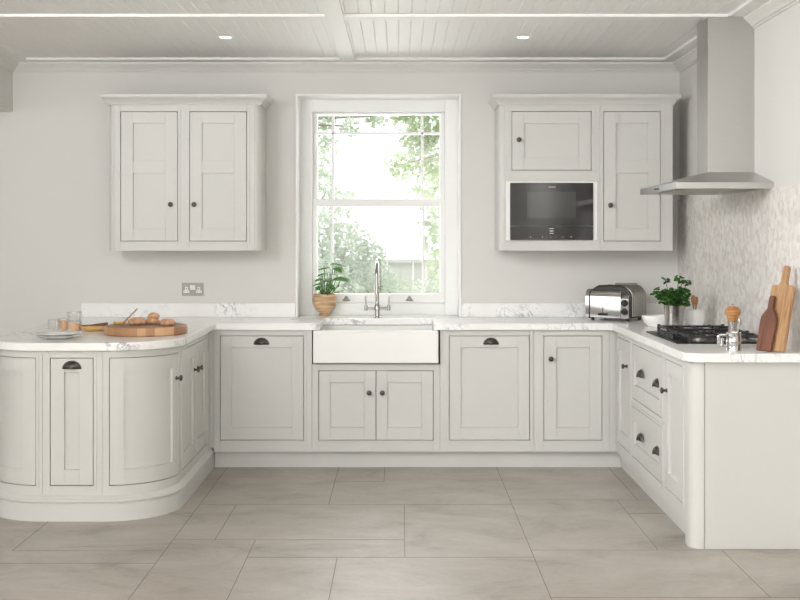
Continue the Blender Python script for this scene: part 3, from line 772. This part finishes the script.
# ------------------------------------------------------------------ things on the peninsula
def P(px, d, z=WT): return ((px-CX)*d/F_PX, yd(d), z)
# plates
plx = P(59, 6.47)
for k, lb in enumerate(('white dinner plate at the bottom of the two-plate stack', 'white dinner plate on top of the two-plate stack')):
    z = WT+.0005+k*.0125
    prof = [(.0001,.0),(.062,.0),(.066,.003),(.085,.0075),(.118,.0155),(.122,.018),(.119,.0195),(.086,.0115),(.062,.0075),(.0001,.0065)]
    o = MB().lathe([(r, h) for r,h in prof], (0,0,0), 48, False).build('plate', 'ceramic', smooth=50)
    o.location = (plx[0], plx[1], z); tag(o, lb, 'plate', 'stacked white plates')
# glasses
def tumbler(px, d, r, h, label, fill=0, z=WT, name='glass_tumbler'):
    x, y, _ = P(px, d)
    t = thing(name, label, 'glass', (x, y, z+.0005), world=False)
    MB().lathe([(.0001,0),(r*.86,0),(r*.9,.003),(r,h*.6),(r,h),(r-.0022,h),(r-.0022,h*.6),(r*.9-.002,.006),(.0001,.006)], (0,0,0), 28, False).build('cup', 'thin_glass', t, smooth=40)
    MB().lathe([(r-.0026,h-.0015),(r+.0006,h-.0015),(r+.0006,h+.001),(r-.0026,h+.001),(r-.0026,h-.0015)], (0,0,0), 28, False).build('rim', 'steel2', t, smooth=40)
    if fill: MB().lathe([(.0001,.0065),(r*.9-.0025,.0065),(r-.003,h*.55),(r-.003,h*fill),(.0001,h*fill)], (0,0,0), 28, False).build('filling', 'juice', t, smooth=40)
    return t
tumbler(53.4, 7.02, .031, .062, 'small clear glass, leftmost of the glasses behind the plates')
tumbler(64, 7.08, .031, .066, 'small glass with orange filling, second from the left behind the plates', .8)
tumbler(74.4, 6.98, .042, .060, 'wide glass with pale orange filling under another glass', .7)
tumbler(74.4, 6.98, .042, .048, 'empty glass stacked on the wide orange-filled glass', 0, WT+.0605)
# amber dish
x, y, _ = P(94.5, 7.0)
t = thing('wooden_dish', 'shallow amber wooden dish behind the chopping board', 'dish', (x, y, WT+.0005), world=False)
m_ = MB(); m_.lathe([(.0001,0),(.05,0),(.072,.012),(.084,.026),(.080,.027),(.068,.015),(.048,.006),(.0001,.006)], (0,0,0), 36, False); m_.build('bowl', 'amber', t, smooth=50)
x2, y2, _ = P(101, 7.16)
o = MB().tube([(-.07,0,.0),(-.02,0,.002),(.03,0,.004),(.075,0,.006)], [.005,.006,.012,.016], 10, .35).build('wooden_spoon', 'walnut', smooth=60)
o.location = (x, y-.0, WT+.031); o.rotation_euler = (0,0,R(10)); tag(o, 'small dark wooden spoon lying across the amber dish', 'spoon')
# round butcher block
bx_, by_ = (146-CX)*6.79/F_PX, yd(6.79)
o = MB().lathe([(.0001,0),(.222,0),(.2285,.006),(.2285,.042),(.223,.048),(.0001,.048)], (0,0,0), 72, False).build('chopping_board', 'butcher', smooth=35)
o.location = (bx_, by_, WT+.0005); tag(o, 'thick round end-grain wooden chopping board on the peninsula', 'chopping board')
ZBT = WT+.049
def bun(px, d, rx, ry, rz, z, label, sd):
    rnd = random.Random(sd); k = [rnd.uniform(.9,1.1) for _ in range(6)]; ph = [rnd.uniform(0,6) for _ in range(6)]
    def fn(v): return 1+.06*math.sin(4*v[0]+ph[0])*math.sin(5*v[1]+ph[1])+.04*math.sin(9*v[0]+ph[2]+6*v[2])+.03*math.sin(11*v[1]+ph[3])
    x, y, _ = P(px, d)
    o = MB().sphere((0,0,0), (rx,ry,rz), 28, 18, fn).build('bread_roll', 'bread', smooth=80)
    # flat underside
    for v in o.data.vertices:
        if v.co.z < -rz*.72: v.co.z = -rz*.72
    o.location = (x, y, z+rz*.72); tag(o, label, 'bread roll', 'bread rolls on the round chopping board'); return o
bun(137, 6.80, .052, .046, .024, ZBT, 'long crusty bread roll lying left on the round board', 1)
bun(167.4, 6.76, .042, .040, .022, ZBT, 'round crusty bread roll lying right on the round board', 2)
bun(152.5, 6.86, .040, .038, .022, ZBT, 'crusty bread roll at the bottom of the middle pile', 3)
bun(153.6, 6.86, .033, .032, .020, ZBT+.030, 'smallest crusty bread roll on top of the middle pile', 4)
# butter knife propped on the roll
a = Vector(P(121.5, 6.72, ZBT+.006)); bb = Vector(P(137.2, 6.82, ZBT+.088))
m_ = MB(); dirv = (bb-a)
m_.tube([a, a+dirv*.2, a+dirv*.45, a+dirv*.7, bb], [.010,.012,.007,.0075,.0065], 12, .6)
o = m_.build('wooden_knife', 'utensil', smooth=60); tag(o, 'wooden butter knife propped up against the left bread roll', 'knife')
o = MB().lathe([(.0001,0),(.022,0),(.030,.008),(.031,.016),(.028,.016),(.022,.007),(.0001,.006)], (0,0,0), 24, False).build('pinch_bowl', 'amber', smooth=50)
o.location = (bx_-.165, by_+.06, ZBT+.0005); tag(o, 'tiny wooden pinch bowl on the left of the round board', 'bowl')

# ------------------------------------------------------------------ pot plant on the sill
def leaf_shape(mb, o, d, n, L, W, lobes=0):
    """pointed leaf with a folded midrib: o base, d direction, n normal"""
    d = d.normalized(); s = d.cross(n).normalized(); n = s.cross(d)
    prof = [(0,.05),(.18,.62),(.42,1),(.7,.72),(.9,.28),(1,.0)]
    vs = []
    for t_, w in prof:
        dr = -.18*t_*t_*L
        c_ = o+d*L*t_+n*(dr); e = W*.5*w
        if lobes: e *= 1+.28*math.sin(t_*PI*lobes)
        vs += [c_-s*e+n*e*.25, c_, c_+s*e+n*e*.25]
    fs = []
    for i in range(len(prof)-1):
        a = 3*i; fs += [(a,a+1,a+4,a+3),(a+1,a+2,a+5,a+4)]
    mb.add(vs, fs)
pxp, dpp = 324.6, 8.335
x, y, _ = P(pxp, dpp)
t = thing('potted_plant', 'leafy green plant in a striped wooden footed pot on the window ledge', 'plant', (x, y, WT+.0005), world=False)
MB().lathe([(.0001,0),(.036,0),(.037,.010),(.034,.022),(.052,.034),(.070,.056),(.079,.085),(.080,.115),(.076,.150),(.071,.150),(.072,.138),(.0001,.135)], (0,0,0), 40, False).build('pot', 'potwood', t, smooth=40)
MB().lathe([(.0001,.136),(.0715,.136),(.05,.142),(.0001,.145)], (0,0,0), 24, False).build('soil', 'soil', t, smooth=60)
st = MB(); lf = MB(); rnd = random.Random(5)
spec = [(-.055,.01,.235,-150,.085),(-.085,-.01,.205,175,.08),(-.02,-.02,.215,-110,.09),(.0,.0,.30,170,.10),(.045,.0,.325,20,.10),(.06,-.02,.235,0,.11),(.085,.01,.24,12,.10),(.02,-.03,.24,-80,.09),(-.01,-.035,.185,-95,.085),(.03,.02,.27,60,.09),(-.05,.03,.25,140,.08),(.055,-.01,.30,-30,.08),(.0,-.04,.165,-70,.08),(-.07,.0,.19,-120,.08),(.015,-.01,.275,120,.085),(-.03,.0,.265,-160,.08),(.025,-.03,.20,-60,.085),(-.045,-.03,.185,-140,.075)]
for (dx,dy,h,ang,L) in spec:
    dx *= .55 if dx < 0 else 1.3
    if abs(ang) > 90: L *= .72
    h = .135+(h-.135)*1.12
    b0 = Vector((dx*.35,dy*.35,.14)); tp = Vector((dx,dy,h))
    mid_ = (b0+tp)/2+Vector((dx*.15,dy*.15,.01))
    st.tube([b0,mid_,tp], [.0032,.0026,.002], 6)
    a = R(ang); dv = Vector((math.cos(a),math.sin(a)*.8,-.12+rnd.uniform(-.15,.15)))
    leaf_shape(lf, tp-dv.normalized()*.02, dv, Vector((0,-.35,1)), L*1.0, L*.72, 3)
st.build('stem', 'stem', t, smooth=60); lf.build('foliage', 'leaf2', t, smooth=70)

# ------------------------------------------------------------------ toaster
tw, tdp, th = .315, .25, .224
x, y, _ = P(606.5, 7.93)
t = thing('toaster', 'polished chrome four-slot toaster in the back right corner', 'toaster', (1.405, -.285, WT+.0005), R(-37), world=False)
# body outline in X/Z, rounded shoulders, extruded in Y
def rounded(x0, x1, z0, z1, r, n=8, rb=.01):
    p = [(x0+rb, z0), (x1-rb, z0), (x1, z0+rb)]
    p += [(x1-r+r*math.cos(a), z1-r+r*math.sin(a)) for a in [PI/2*i/n for i in range(n+1)]]
    p += [(x0+r+r*math.cos(a), z1-r+r*math.sin(a)) for a in [PI/2+PI/2*i/n for i in range(n+1)]]
    p += [(x0, z0+rb)]
    return p
m_ = MB(); hw = tw/2; hd2 = tdp/2
ol = rounded(-hw+.02, hw, .016, th, .075)
m_.extr(ol, lambda a,z: (a,-hd2+.02,z), lambda a,z: (a,hd2,z))
m_.build('body', 'toaster_body', t, bevel=.012, bseg=4, smooth=40)
# polished front plate with rounded top edge
m_ = MB(); fo = [(-hd2, .02), (-hd2, .152)]+[(-hd2+.05-.05*math.cos(a), .152+.05*math.sin(a)) for a in [PI/2*i/8 for i in range(1,9)]]+[(-hd2+.05,.02)]
m_.extr(fo, lambda yy,z: (-hw+.035,yy,z), lambda yy,z: (hw-.062,yy,z)); m_.build('front_plate', 'chrome', t, smooth=40)
m_ = MB(); m_.extr(fo, lambda yy,z: (-hw,yy+.002,z), lambda yy,z: (-hw+.026,yy+.002,z)); m_.build('left_plate', 'chrome', t, smooth=40)
m_ = MB(); m_.extr([(-hd2-.001,.012),(-hd2-.001,.166),(-hd2+.03,.18),(-hd2+.03,.012)], lambda yy,z: (-hw+.0265,yy,z), lambda yy,z: (-hw+.0345,yy,z)); m_.build('edge_strip', 'black', t)
m_ = MB(); m_.extr([(-hd2+.003,.02),(-hd2+.003,.145),(-hd2+.04,.19),(-hd2+.05,.02)], lambda yy,z: (hw-.060,yy,z), lambda yy,z: (hw-.008,yy,z)); m_.build('control_plate', 'chrome', t, smooth=30)
for z_ in (.062, .118):
    MB().lathe([(.0001,0),(.021,0),(.021,.005),(.016,.008),(.015,.022),(.0001,.023)], (hw-.034, -hd2+.003, z_), 20, False, Matrix.Rotation(PI/2,3,'X')).build('dial', 'black', t, smooth=40)
m_ = MB(); m_.box(-.032, -.028, -hd2-.002, -hd2, .04, .085); m_.build('lever_slot', 'black', t)
m_ = MB(); m_.box(-.058, -.002, -hd2-.02, -hd2, .034, .048); m_.build('lever', 'black', t, bevel=.004)
# cooling fins wrapping over the right end
for k in range(8):
    yy = -hd2+.045+k*.026
    pth = [(hw+.001, yy, .03), (hw+.001, yy, th-.075)]+[(hw-.074+.075*math.cos(a), yy, th-.075+.075*math.sin(a)) for a in [PI/2*i/8 for i in range(1,8)]]
    MB().tube(pth, .0075, 8, .9).build('fin', 'fin', t, smooth=60)
for k in range(4):
    MB().box(-hw+.06, hw-.10, -hd2+.062+k*.046, -hd2+.08+k*.046, th-.004, th+.001).build('slot', 'dark_hole', t)
for sx_ in (-1,1):
    for sy_ in (-1,1): MB().lathe([(.0001,0),(.012,0),(.010,.017),(.0001,.017)], (sx_*(hw-.035), sy_*(hd2-.035), 0), 14, False).build('foot', 'black', t, smooth=40)

# ------------------------------------------------------------------ bowl, herb pot, crock
x, y, _ = P(658.5, 7.36)
o = MB().lathe([(.0001,0),(.062,0),(.066,.004),(.085,.022),(.098,.050),(.100,.064),(.096,.064),(.092,.048),(.078,.020),(.058,.008),(.0001,.006)], (0,0,0), 48, False).build('bowl', 'matt_ceramic', smooth=50)
o.location = (x, y, WT+.0005); tag(o, 'white ceramic bowl between the toaster and the herb pot', 'bowl')
x, y, _ = P(674.2, 7.13)
t = thing('herb_pot', 'bushy green herb in a silver metal pot behind the hob', 'plant', (x, y, WT+.0005), world=False)
MB().lathe([(.0001,0),(.046,0),(.050,.004),(.0605,.138),(.061,.140),(.058,.140),(.056,.125),(.0001,.122)], (0,0,0), 40, False).build('pot', 'hammered', t, smooth=40)
st = MB(); lf = MB(); rnd = random.Random(11)
for k in range(30):
    a = rnd.uniform(0, 2*PI); rr = rnd.uniform(.01,.085); h = .17+rnd.uniform(0,.095)-rr*.35
    if k == 0: a, rr, h = PI*.97, .098, .235
    if k == 1: a, rr, h = .25, .055, .290
    if k == 2: a, rr, h = .0, .075, .272
    if k == 3: a, rr, h = 2.8, .052, .288
    if k == 4: a, rr, h = PI*1.03, .105, .205
    if k == 5: a, rr, h = .3, .03, .296
    tp = Vector((rr*math.cos(a), rr*math.sin(a), h)); b0 = Vector((tp.x*.3, tp.y*.3, .12))
    st.tube([b0, b0.lerp(tp,.55)+Vector((0,0,.012)), tp], .0018, 5)
    for j in range(9):
        aa = rnd.uniform(0,2*PI); dv = Vector((math.cos(aa),math.sin(aa),rnd.uniform(-.7,.45)))
        leaf_shape(lf, tp+Vector((rnd.uniform(-.012,.012),rnd.uniform(-.012,.012),rnd.uniform(-.014,.012))), dv, Vector((rnd.uniform(-.5,.5),-.8,1)), rnd.uniform(.020,.030), rnd.uniform(.020,.028), 3)
for k in range(230):
    a = rnd.uniform(0,2*PI); rr = rnd.uniform(.0,.078)
    dv = Vector((math.cos(a),math.sin(a),rnd.uniform(-.5,.3)))
    leaf_shape(lf, Vector((rr*math.cos(a),rr*math.sin(a),rnd.uniform(.142,.235))), dv, Vector((rnd.uniform(-.5,.5),-.9,1)), .027, .025, 3)
st.build('stem', 'stem', t, smooth=60); lf.build('foliage', 'leaf', t, smooth=70)
x, y, _ = P(694.6, 7.22)
o = MB().lathe([(.0001,0),(.034,0),(.044,.010),(.054,.035),(.0585,.07),(.059,.112),(.055,.112),(.054,.07),(.049,.035),(.038,.014),(.0001,.010)], (0,0,0), 40, False).build('utensil_crock', 'matt_ceramic', smooth=50)
o.location = (x, y, WT+.0005); tag(o, 'white ceramic utensil crock standing right of the herb pot', 'crock')
def utensil(name, mat, dx, dy, tilt, L, label, w=.012):
    m_ = MB(); b0 = Vector((x+dx*.3, y+dy*.3, WT+.02)); tp = Vector((x+dx+tilt*L*.5, y+dy, WT+L))
    v = tp-b0
    m_.tube([b0, b0+v*.6, b0+v*.8, b0+v*.93, tp], [.005,.006,w,w*1.1,w*.6], 12, .4)
    o = m_.build(name, mat, smooth=60); tag(o, label, 'utensil')
utensil('wooden_spatula', 'utensil', -.006, -.018, -.08, .195, 'wooden spatula standing at the left inside the white crock', .021)
utensil('wooden_spoon', 'acorn', .004, .012, .12, .185, 'brown wooden spoon leaning inside the white crock', .014)
utensil('whisk', 'white_plastic', .034, .005, .14, .188, 'pale white spoon standing at the right inside the white crock', .016)
bpy.data.objects['whisk'].name = 'serving_spoon'

# ------------------------------------------------------------------ hob
HX0, HX1, HY0, HY1 = 1.392, 1.835, yd(6.15), yd(6.90)
hb = thing('gas_hob', 'black glass gas hob with cast iron grates on the right worktop', 'hob', ((HX0+HX1)/2, (HY0+HY1)/2, WT))
ZH = WT+.007
MB().box(HX0, HX1, HY0, HY1, WT+.0005, ZH).build('glass_top', 'black_glass', hb, bevel=.002)
def burner(x, y, r):
    m_ = MB(); m_.lathe([(.0001,ZH),(r*1.15,ZH),(r*1.1,ZH+.006),(r*.85,ZH+.008),(r*.85,ZH+.014),(.0001,ZH+.014)], (x,y,0), 28, False)
    b_ = m_.build('burner', 'steel2', hb, smooth=40)
    MB().lathe([(.0001,ZH+.0145),(r*.8,ZH+.0145),(r*.8,ZH+.020),(r*.7,ZH+.023),(.0001,ZH+.023)], (x,y,0), 28, False).build('burner_cap', 'iron', b_, smooth=40)
xm_, ym_ = (HX0+HX1)/2+.03, (HY0+HY1)/2
for (bx2, by2, r) in ((xm_-.10, HY0+.13, .030), (xm_+.10, HY0+.13, .038), (xm_, ym_, .056), (xm_-.10, HY1-.13, .038), (xm_+.10, HY1-.13, .026)): burner(bx2, by2, r)
def bar(mb, a, b_, w=.011, z0=ZH+.022, z1=ZH+.033):
    a = Vector((a[0],a[1],0)); b_ = Vector((b_[0],b_[1],0)); d = (b_-a).normalized(); s = Vector((-d.y,d.x,0))*w/2
    p = [a-s, b_-s, b_+s, a+s]; mb.prism([(q_.x,q_.y) for q_ in p], z0, z1)
gx_0, gx_1 = HX0+.07, HX1-.012
for k in range(3):
    y0_ = HY0+.012+k*.2437; y1_ = y0_+.238
    m_ = MB()
    for a, b_ in (((gx_0,y0_),(gx_1,y0_)),((gx_0,y1_),(gx_1,y1_)),((gx_0,y0_),(gx_0,y1_)),((gx_1,y0_),(gx_1,y1_))): bar(m_, a, b_)
    ymid = (y0_+y1_)/2; xmid = (gx_0+gx_1)/2
    if k == 1:
        for a, b_ in (((gx_0,ymid),(xmid-.04,ymid)),((gx_1,ymid),(xmid+.04,ymid)),((xmid,y0_),(xmid,ymid-.04)),((xmid,y1_),(xmid,ymid+.04))): bar(m_, a, b_, z1=ZH+.038)
    else:
        bar(m_, (xmid,y0_), (xmid,y1_))
        for xc in (xmid-.10, xmid+.10):
            bar(m_, (xc,y0_), (xc,ymid-.025), z1=ZH+.038); bar(m_, (xc,y1_), (xc,ymid+.025), z1=ZH+.038)
        bar(m_, (gx_0,ymid), (xmid-.125,ymid), z1=ZH+.038); bar(m_, (gx_1,ymid), (xmid+.125,ymid), z1=ZH+.038)
    for xx in (gx_0, gx_1):
        for yy in (y0_, y1_): m_.box(xx-.008, xx+.008, yy-.008, yy+.008, ZH+.0003, ZH+.040)
    m_.build('pan_support', 'iron', hb, bevel=.002)
for k in range(5):
    MB().lathe([(.0001,ZH),(.019,ZH),(.019,ZH+.004),(.016,ZH+.006),(.0145,ZH+.026),(.0001,ZH+.027)], (HX0+.033, ym_+(k-2)*.075, 0), 20, False).build('control_knob', 'black', hb, smooth=40)

# ------------------------------------------------------------------ pepper mill, chrome jug, boards
x, y, _ = P(732.6, 5.98)
t = thing('pepper_mill', 'pepper mill with an acorn-shaped wooden head behind the steel jug', 'pepper mill', (x, y, WT+.0005), world=False)
MB().lathe([(.0001,0),(.026,0),(.027,.01),(.022,.05),(.021,.10),(.026,.126),(.0001,.126)], (0,0,0), 32, False).build('body', 'hammered', t, smooth=40)
MB().lathe([(.0001,.1262),(.022,.1262),(.027,.140),(.030,.155),(.037,.158),(.039,.170),(.036,.184),(.026,.195),(.010,.200),(.0001,.2005)], (0,0,0), 32, False).build('head', 'acorn', t, smooth=35)
MB().lathe([(.0001,.2),(.004,.2),(.0035,.205),(.006,.208),(.004,.212),(.0001,.212)], (0,0,0), 14, False).build('finial', 'steel2', t, smooth=40)
x, y, _ = P(733.6, 5.80)
t = thing('steel_jug', 'small polished steel jug with a square handle at the worktop edge', 'jug', (x, y, WT+.0005), world=False)
MB().lathe([(.0001,0),(.037,0),(.037,.003),(.0355,.006),(.0355,.040),(.0365,.042),(.0355,.044),(.0355,.082),(.0375,.085),(.0345,.085),(.0335,.08),(.0335,.006),(.0001,.005)], (0,0,0), 40, False).build('cup', 'chrome', t, smooth=40)
MB().tube([(-.030,0,.072),(-.064,0,.072),(-.070,0,.066),(-.070,0,.026),(-.064,0,.020),(-.058,0,.022),(-.056,0,.03),(-.056,0,.058)], .006, 10, 1.6).build('handle', 'chrome', t, smooth=60)
m_ = MB(); m_.tube([(0,0,0),(.012,0,.075),(.02,.0,.115)], [.003,.0028,.004], 8); m_.sphere((.023,0,.128), (.008,.004,.018), 12, 8)
o = m_.build('teaspoon', 'steel2', smooth=60); o.location = (x+.008, y+.004, WT+.0075); tag(o, 'small metal spoon standing upright in the steel jug', 'spoon')

def board(name, outline, th_, mat, label, base, yaw, lean, hole=None):
    """paddle board: outline in (w,h), standing on its lower edge, yawed and leaning back"""
    o = MB().extr(outline, lambda a,b_: (a,-th_/2,b_), lambda a,b_: (a,th_/2,b_)).build(name, mat, bevel=.004, bseg=2, smooth=40)
    o.location = base; o.rotation_mode = 'XYZ'; o.rotation_euler = (R(-lean), 0, R(yaw)); tag(o, label, 'chopping board')
    return o
def paddle(w, h, hw_, hh, r=.012, sh=.02):
    a = w/2; b_ = hw_/2
    p = [(-a+.004,0),(a-.004,0),(a,.006),(a,h-r)]
    p += [(a-r+r*math.cos(t_), h-r+r*math.sin(t_)) for t_ in [PI/2*i/4 for i in range(1,5)]]
    p += [(b_+sh*.6,h),(b_+.003,h+sh*.4),(b_,h+sh),(b_*1.05,h+hh-.012),(b_*.6,h+hh),(-b_*.6,h+hh),(-b_*1.05,h+hh-.012),(-b_,h+sh),(-b_-.003,h+sh*.4),(-b_-sh*.6,h)]
    p += [(-a+r*math.cos(t_)+r, h-r+r*math.sin(t_)) for t_ in [PI/2+PI/2*i/4 for i in range(0,4)]]
    p += [(-a,h-r),(-a,.006)]
    return p
def bottle(w, h, hw_, hh):
    a, b_ = w/2, hw_/2
    p = [(-a*.86,0),(a*.86,0),(a*.9,.004),(a,h*.75),(a*.92,h*.9),(a*.62,h*1.03),(b_*1.1,h*1.12),(b_,h*1.2),(b_*1.05,h+hh-.012),(b_*.6,h+hh),(-b_*.6,h+hh),(-b_*1.05,h+hh-.012),(-b_,h*1.2),(-b_*1.1,h*1.12),(-a*.62,h*1.03),(-a*.92,h*.9),(-a,h*.75),(-a*.9,.004)]
    return p
board('paddle_board', paddle(.135, .315, .036, .095), .020, 'oak', 'tall oak paddle chopping board leaning against the splashback', (1.748, yd(5.705), WT+.004), -60, 13)
board('paddle_board', bottle(.098, .18, .030, .085), .016, 'walnut', 'small dark walnut paddle board leaning on the oak board', (1.708, yd(5.722), WT+.004), -60, 13)

# ------------------------------------------------------------------ garden beyond the window
lw = MB(); lw.add([(-30,.6,-.25),(30,.6,-.25),(30,40,-.25),(-30,40,-.25)], [(0,1,2,3)])
gl = lw.build('lawn', 'lawn'); gl['kind'] = 'structure'
def tree(name, loc, trunk_h, blobs, mat, label, n, size, seed, cat='tree'):
    rnd = random.Random(seed)
    t = thing(name, label, cat, (loc[0],loc[1],-.25))
    tr = MB(); base = Vector((loc[0],loc[1],-.25)); tp = base+Vector((.1,.05,trunk_h))
    tr.tube([base, base.lerp(tp,.5)+Vector((.05,0,0)), tp], [.11,.08,.05], 8)
    for (bx3,by3,bz3,br) in blobs: tr.tube([tp-Vector((0,0,.4)), (Vector((bx3,by3,bz3))+tp)/2, (bx3,by3,bz3)], [.04,.025,.01], 6)
    tr.build('trunk', 'bark', t, smooth=60)
    m_ = MB(); tot = sum(b_[3]**2 for b_ in blobs)
    for (bx3,by3,bz3,br) in blobs:
        for k in range(int(n*br*br/tot)):
            while True:
                v = Vector((rnd.uniform(-1,1),rnd.uniform(-1,1),rnd.uniform(-1,1)))
                if v.length <= 1: break
            p = Vector((bx3,by3,bz3))+v*br
            d = Vector((rnd.uniform(-1,1),rnd.uniform(-1,1),rnd.uniform(-1.2,.4))).normalized(); s = d.orthogonal().normalized()
            s = Matrix.Rotation(rnd.uniform(0,6.28),3,d) @ s
            L = size*rnd.uniform(.6,1.3); W = L*.32
            m_.add([p, p+d*L*.5+s*W, p+d*L, p+d*L*.5-s*W], [(0,1,2,3)])
    m_.build('crown', mat, t)
    return t
tree('garden_tree', (1.9, 7.6), 3.2, [(.32,7.2,3.0,.34),(.05,7.2,3.12,.26),(.5,7.4,2.55,.40),(.42,7.0,2.05,.30),(.62,7.3,1.55,.38),(.8,7.1,3.4,.5),(1.0,7.6,3.0,.6),(.0,7.0,2.35,.20),(.22,7.2,2.7,.22),(.6,7.1,1.1,.28),(1.1,7.4,2.2,.5)], 'tree1', 'leafy green tree reaching in at the right side of the window', 5200, .085, 3)
tree('garden_tree', (-2.6, 9.5), 3.4, [(-1.15,9.0,2.75,.28),(-1.25,9.2,3.3,.38),(-1.12,8.8,2.2,.26),(-.7,8.8,3.0,.16),(-.35,8.9,3.15,.16),(-2.0,9.2,2.8,.7),(-.85,8.9,1.95,.24),(-1.6,9.0,2.2,.45)], 'tree2', 'pale tree standing outside at the left edge of the window', 3600, .085, 4)
tree('garden_bush', (-1.0, 7.8), 1.0, [(-1.05,7.8,.9,.45),(-.75,7.7,.75,.42),(-.4,7.9,.85,.36),(-1.1,7.9,1.5,.34),(-.7,7.9,1.35,.34),(-.15,7.8,.75,.26),(-.4,7.9,1.25,.2),(-.8,7.8,.3,.4),(-.3,7.8,.3,.35)], 'tree2', 'pale rounded bush outside below the left half of the window', 6200, .07, 5, 'bush')
tree('garden_bush', (.9, 8.6), .6, [(.3,8.5,.62,.28),(.65,8.5,.7,.3),(1.1,8.6,.6,.4),(.5,8.6,.25,.35),(.95,8.6,.2,.35)], 'tree2', 'low pale bush outside below the right half of the window', 2600, .07, 6, 'bush')
fe = thing('garden_fence', 'pale board fence across the garden outside the window', 'fence', (0, 10.6, -.25))
m_ = MB()
for k in range(60): m_.box(-6+k*.2, -6+k*.2+.19, 10.6, 10.62, -.25, 1.05)
m_.box(-6, 6, 10.57, 10.63, 1.05, 1.10)
m_.build('boards', 'fence', fe)
m_ = MB()
for k in range(7): m_.box(-6+k*2-.05, -6+k*2+.05, 10.63, 10.73, -.25, 1.1)
m_.build('posts', 'fence', fe)

# ------------------------------------------------------------------ light
w = bpy.data.worlds.new('world'); S.world = w; w.use_nodes = True
bg = w.node_tree.nodes['Background']; bg.inputs[0].default_value = (.96, .98, 1, 1); bg.inputs[1].default_value = 1.5
def area(name, loc, rot, sx, sy, power, col=(1,1,1)):
    l = bpy.data.lights.new(name, 'AREA'); l.shape = 'RECTANGLE'; l.size = sx; l.size_y = sy; l.energy = power; l.color = col
    o = bpy.data.objects.new(name, l); COL.objects.link(o); o.location = loc; o.rotation_euler = rot; return o
area('left_window_light', (ROOM_L+.1, -6.4, 1.55), (0, R(-90), 0), 2.3, 5.0, 85, (.915, .96, 1))  # added lamp standing in for an unseen window on the left
area('rear_fill_light', (-.6, ROOM_B+.1, 1.5), (R(90), 0, 0), 8.0, 2.4, 235, (.915, .96, 1))  # added soft fill from behind the camera; the wall there has no window
area('sink_window_light', (-.149, .34, 1.66), (R(-90), 0, 0), 1.0, 1.4, 24, (.97, .985, 1))
area('overhead_fill_light', (.9, -5.6, 2.56), (0, 0, 0), 2.6, 3.2, 6, (.98, .99, 1))  # added overhead fill for the right side; no pendant hangs here
sp = bpy.data.lights.new('hob_run_fill_spot', 'SPOT'); sp.energy = 335; sp.spot_size = R(84); sp.spot_blend = 1; sp.shadow_soft_size = .6; sp.color = (.95, .975, 1)  # added fill spot aimed at the hob run, not a ceiling fitting
spo = bpy.data.objects.new('hob_run_fill_spot', sp); COL.objects.link(spo); spo.location = (-1.5, -3.6, 2.45)
spo.rotation_euler = (Vector((1.7, -1.5, 1.15))-spo.location).to_track_quat('-Z', 'Y').to_euler()
sp2 = bpy.data.lights.new('upper_left_fill_spot', 'SPOT'); sp2.energy = 170; sp2.spot_size = R(64); sp2.spot_blend = 1; sp2.shadow_soft_size = .4; sp2.color = (.95, .975, 1)  # added fill spot brightening the left wall cabinet, not a ceiling fitting
spo2 = bpy.data.objects.new('upper_left_fill_spot', sp2); COL.objects.link(spo2); spo2.location = (-2.2, -4.4, 2.5)
spo2.rotation_euler = (Vector((-1.35, -.2, 2.05))-spo2.location).to_track_quat('-Z', 'Y').to_euler()
area('ceiling_fill_light', (-1.8, -8.9, 1.5), (R(180), 0, 0), 6.5, 2.6, 530, (.945, .976, 1))  # added unseen lamp facing up behind the camera to brighten the ceiling
sun = bpy.data.lights.new('sun', 'SUN'); sun.energy = 3.2; sun.angle = R(2); so = bpy.data.objects.new('sun', sun); COL.objects.link(so)
so.rotation_euler = Vector((-.75, .25, -.6)).to_track_quat('-Z', 'Y').to_euler()

S.cycles.use_denoising = True
S.view_settings.view_transform = 'Standard'
S.view_settings.look = 'None'
S.view_settings.exposure = 0
for o in list(bpy.data.objects):
    if '_w' in o: del o['_w']
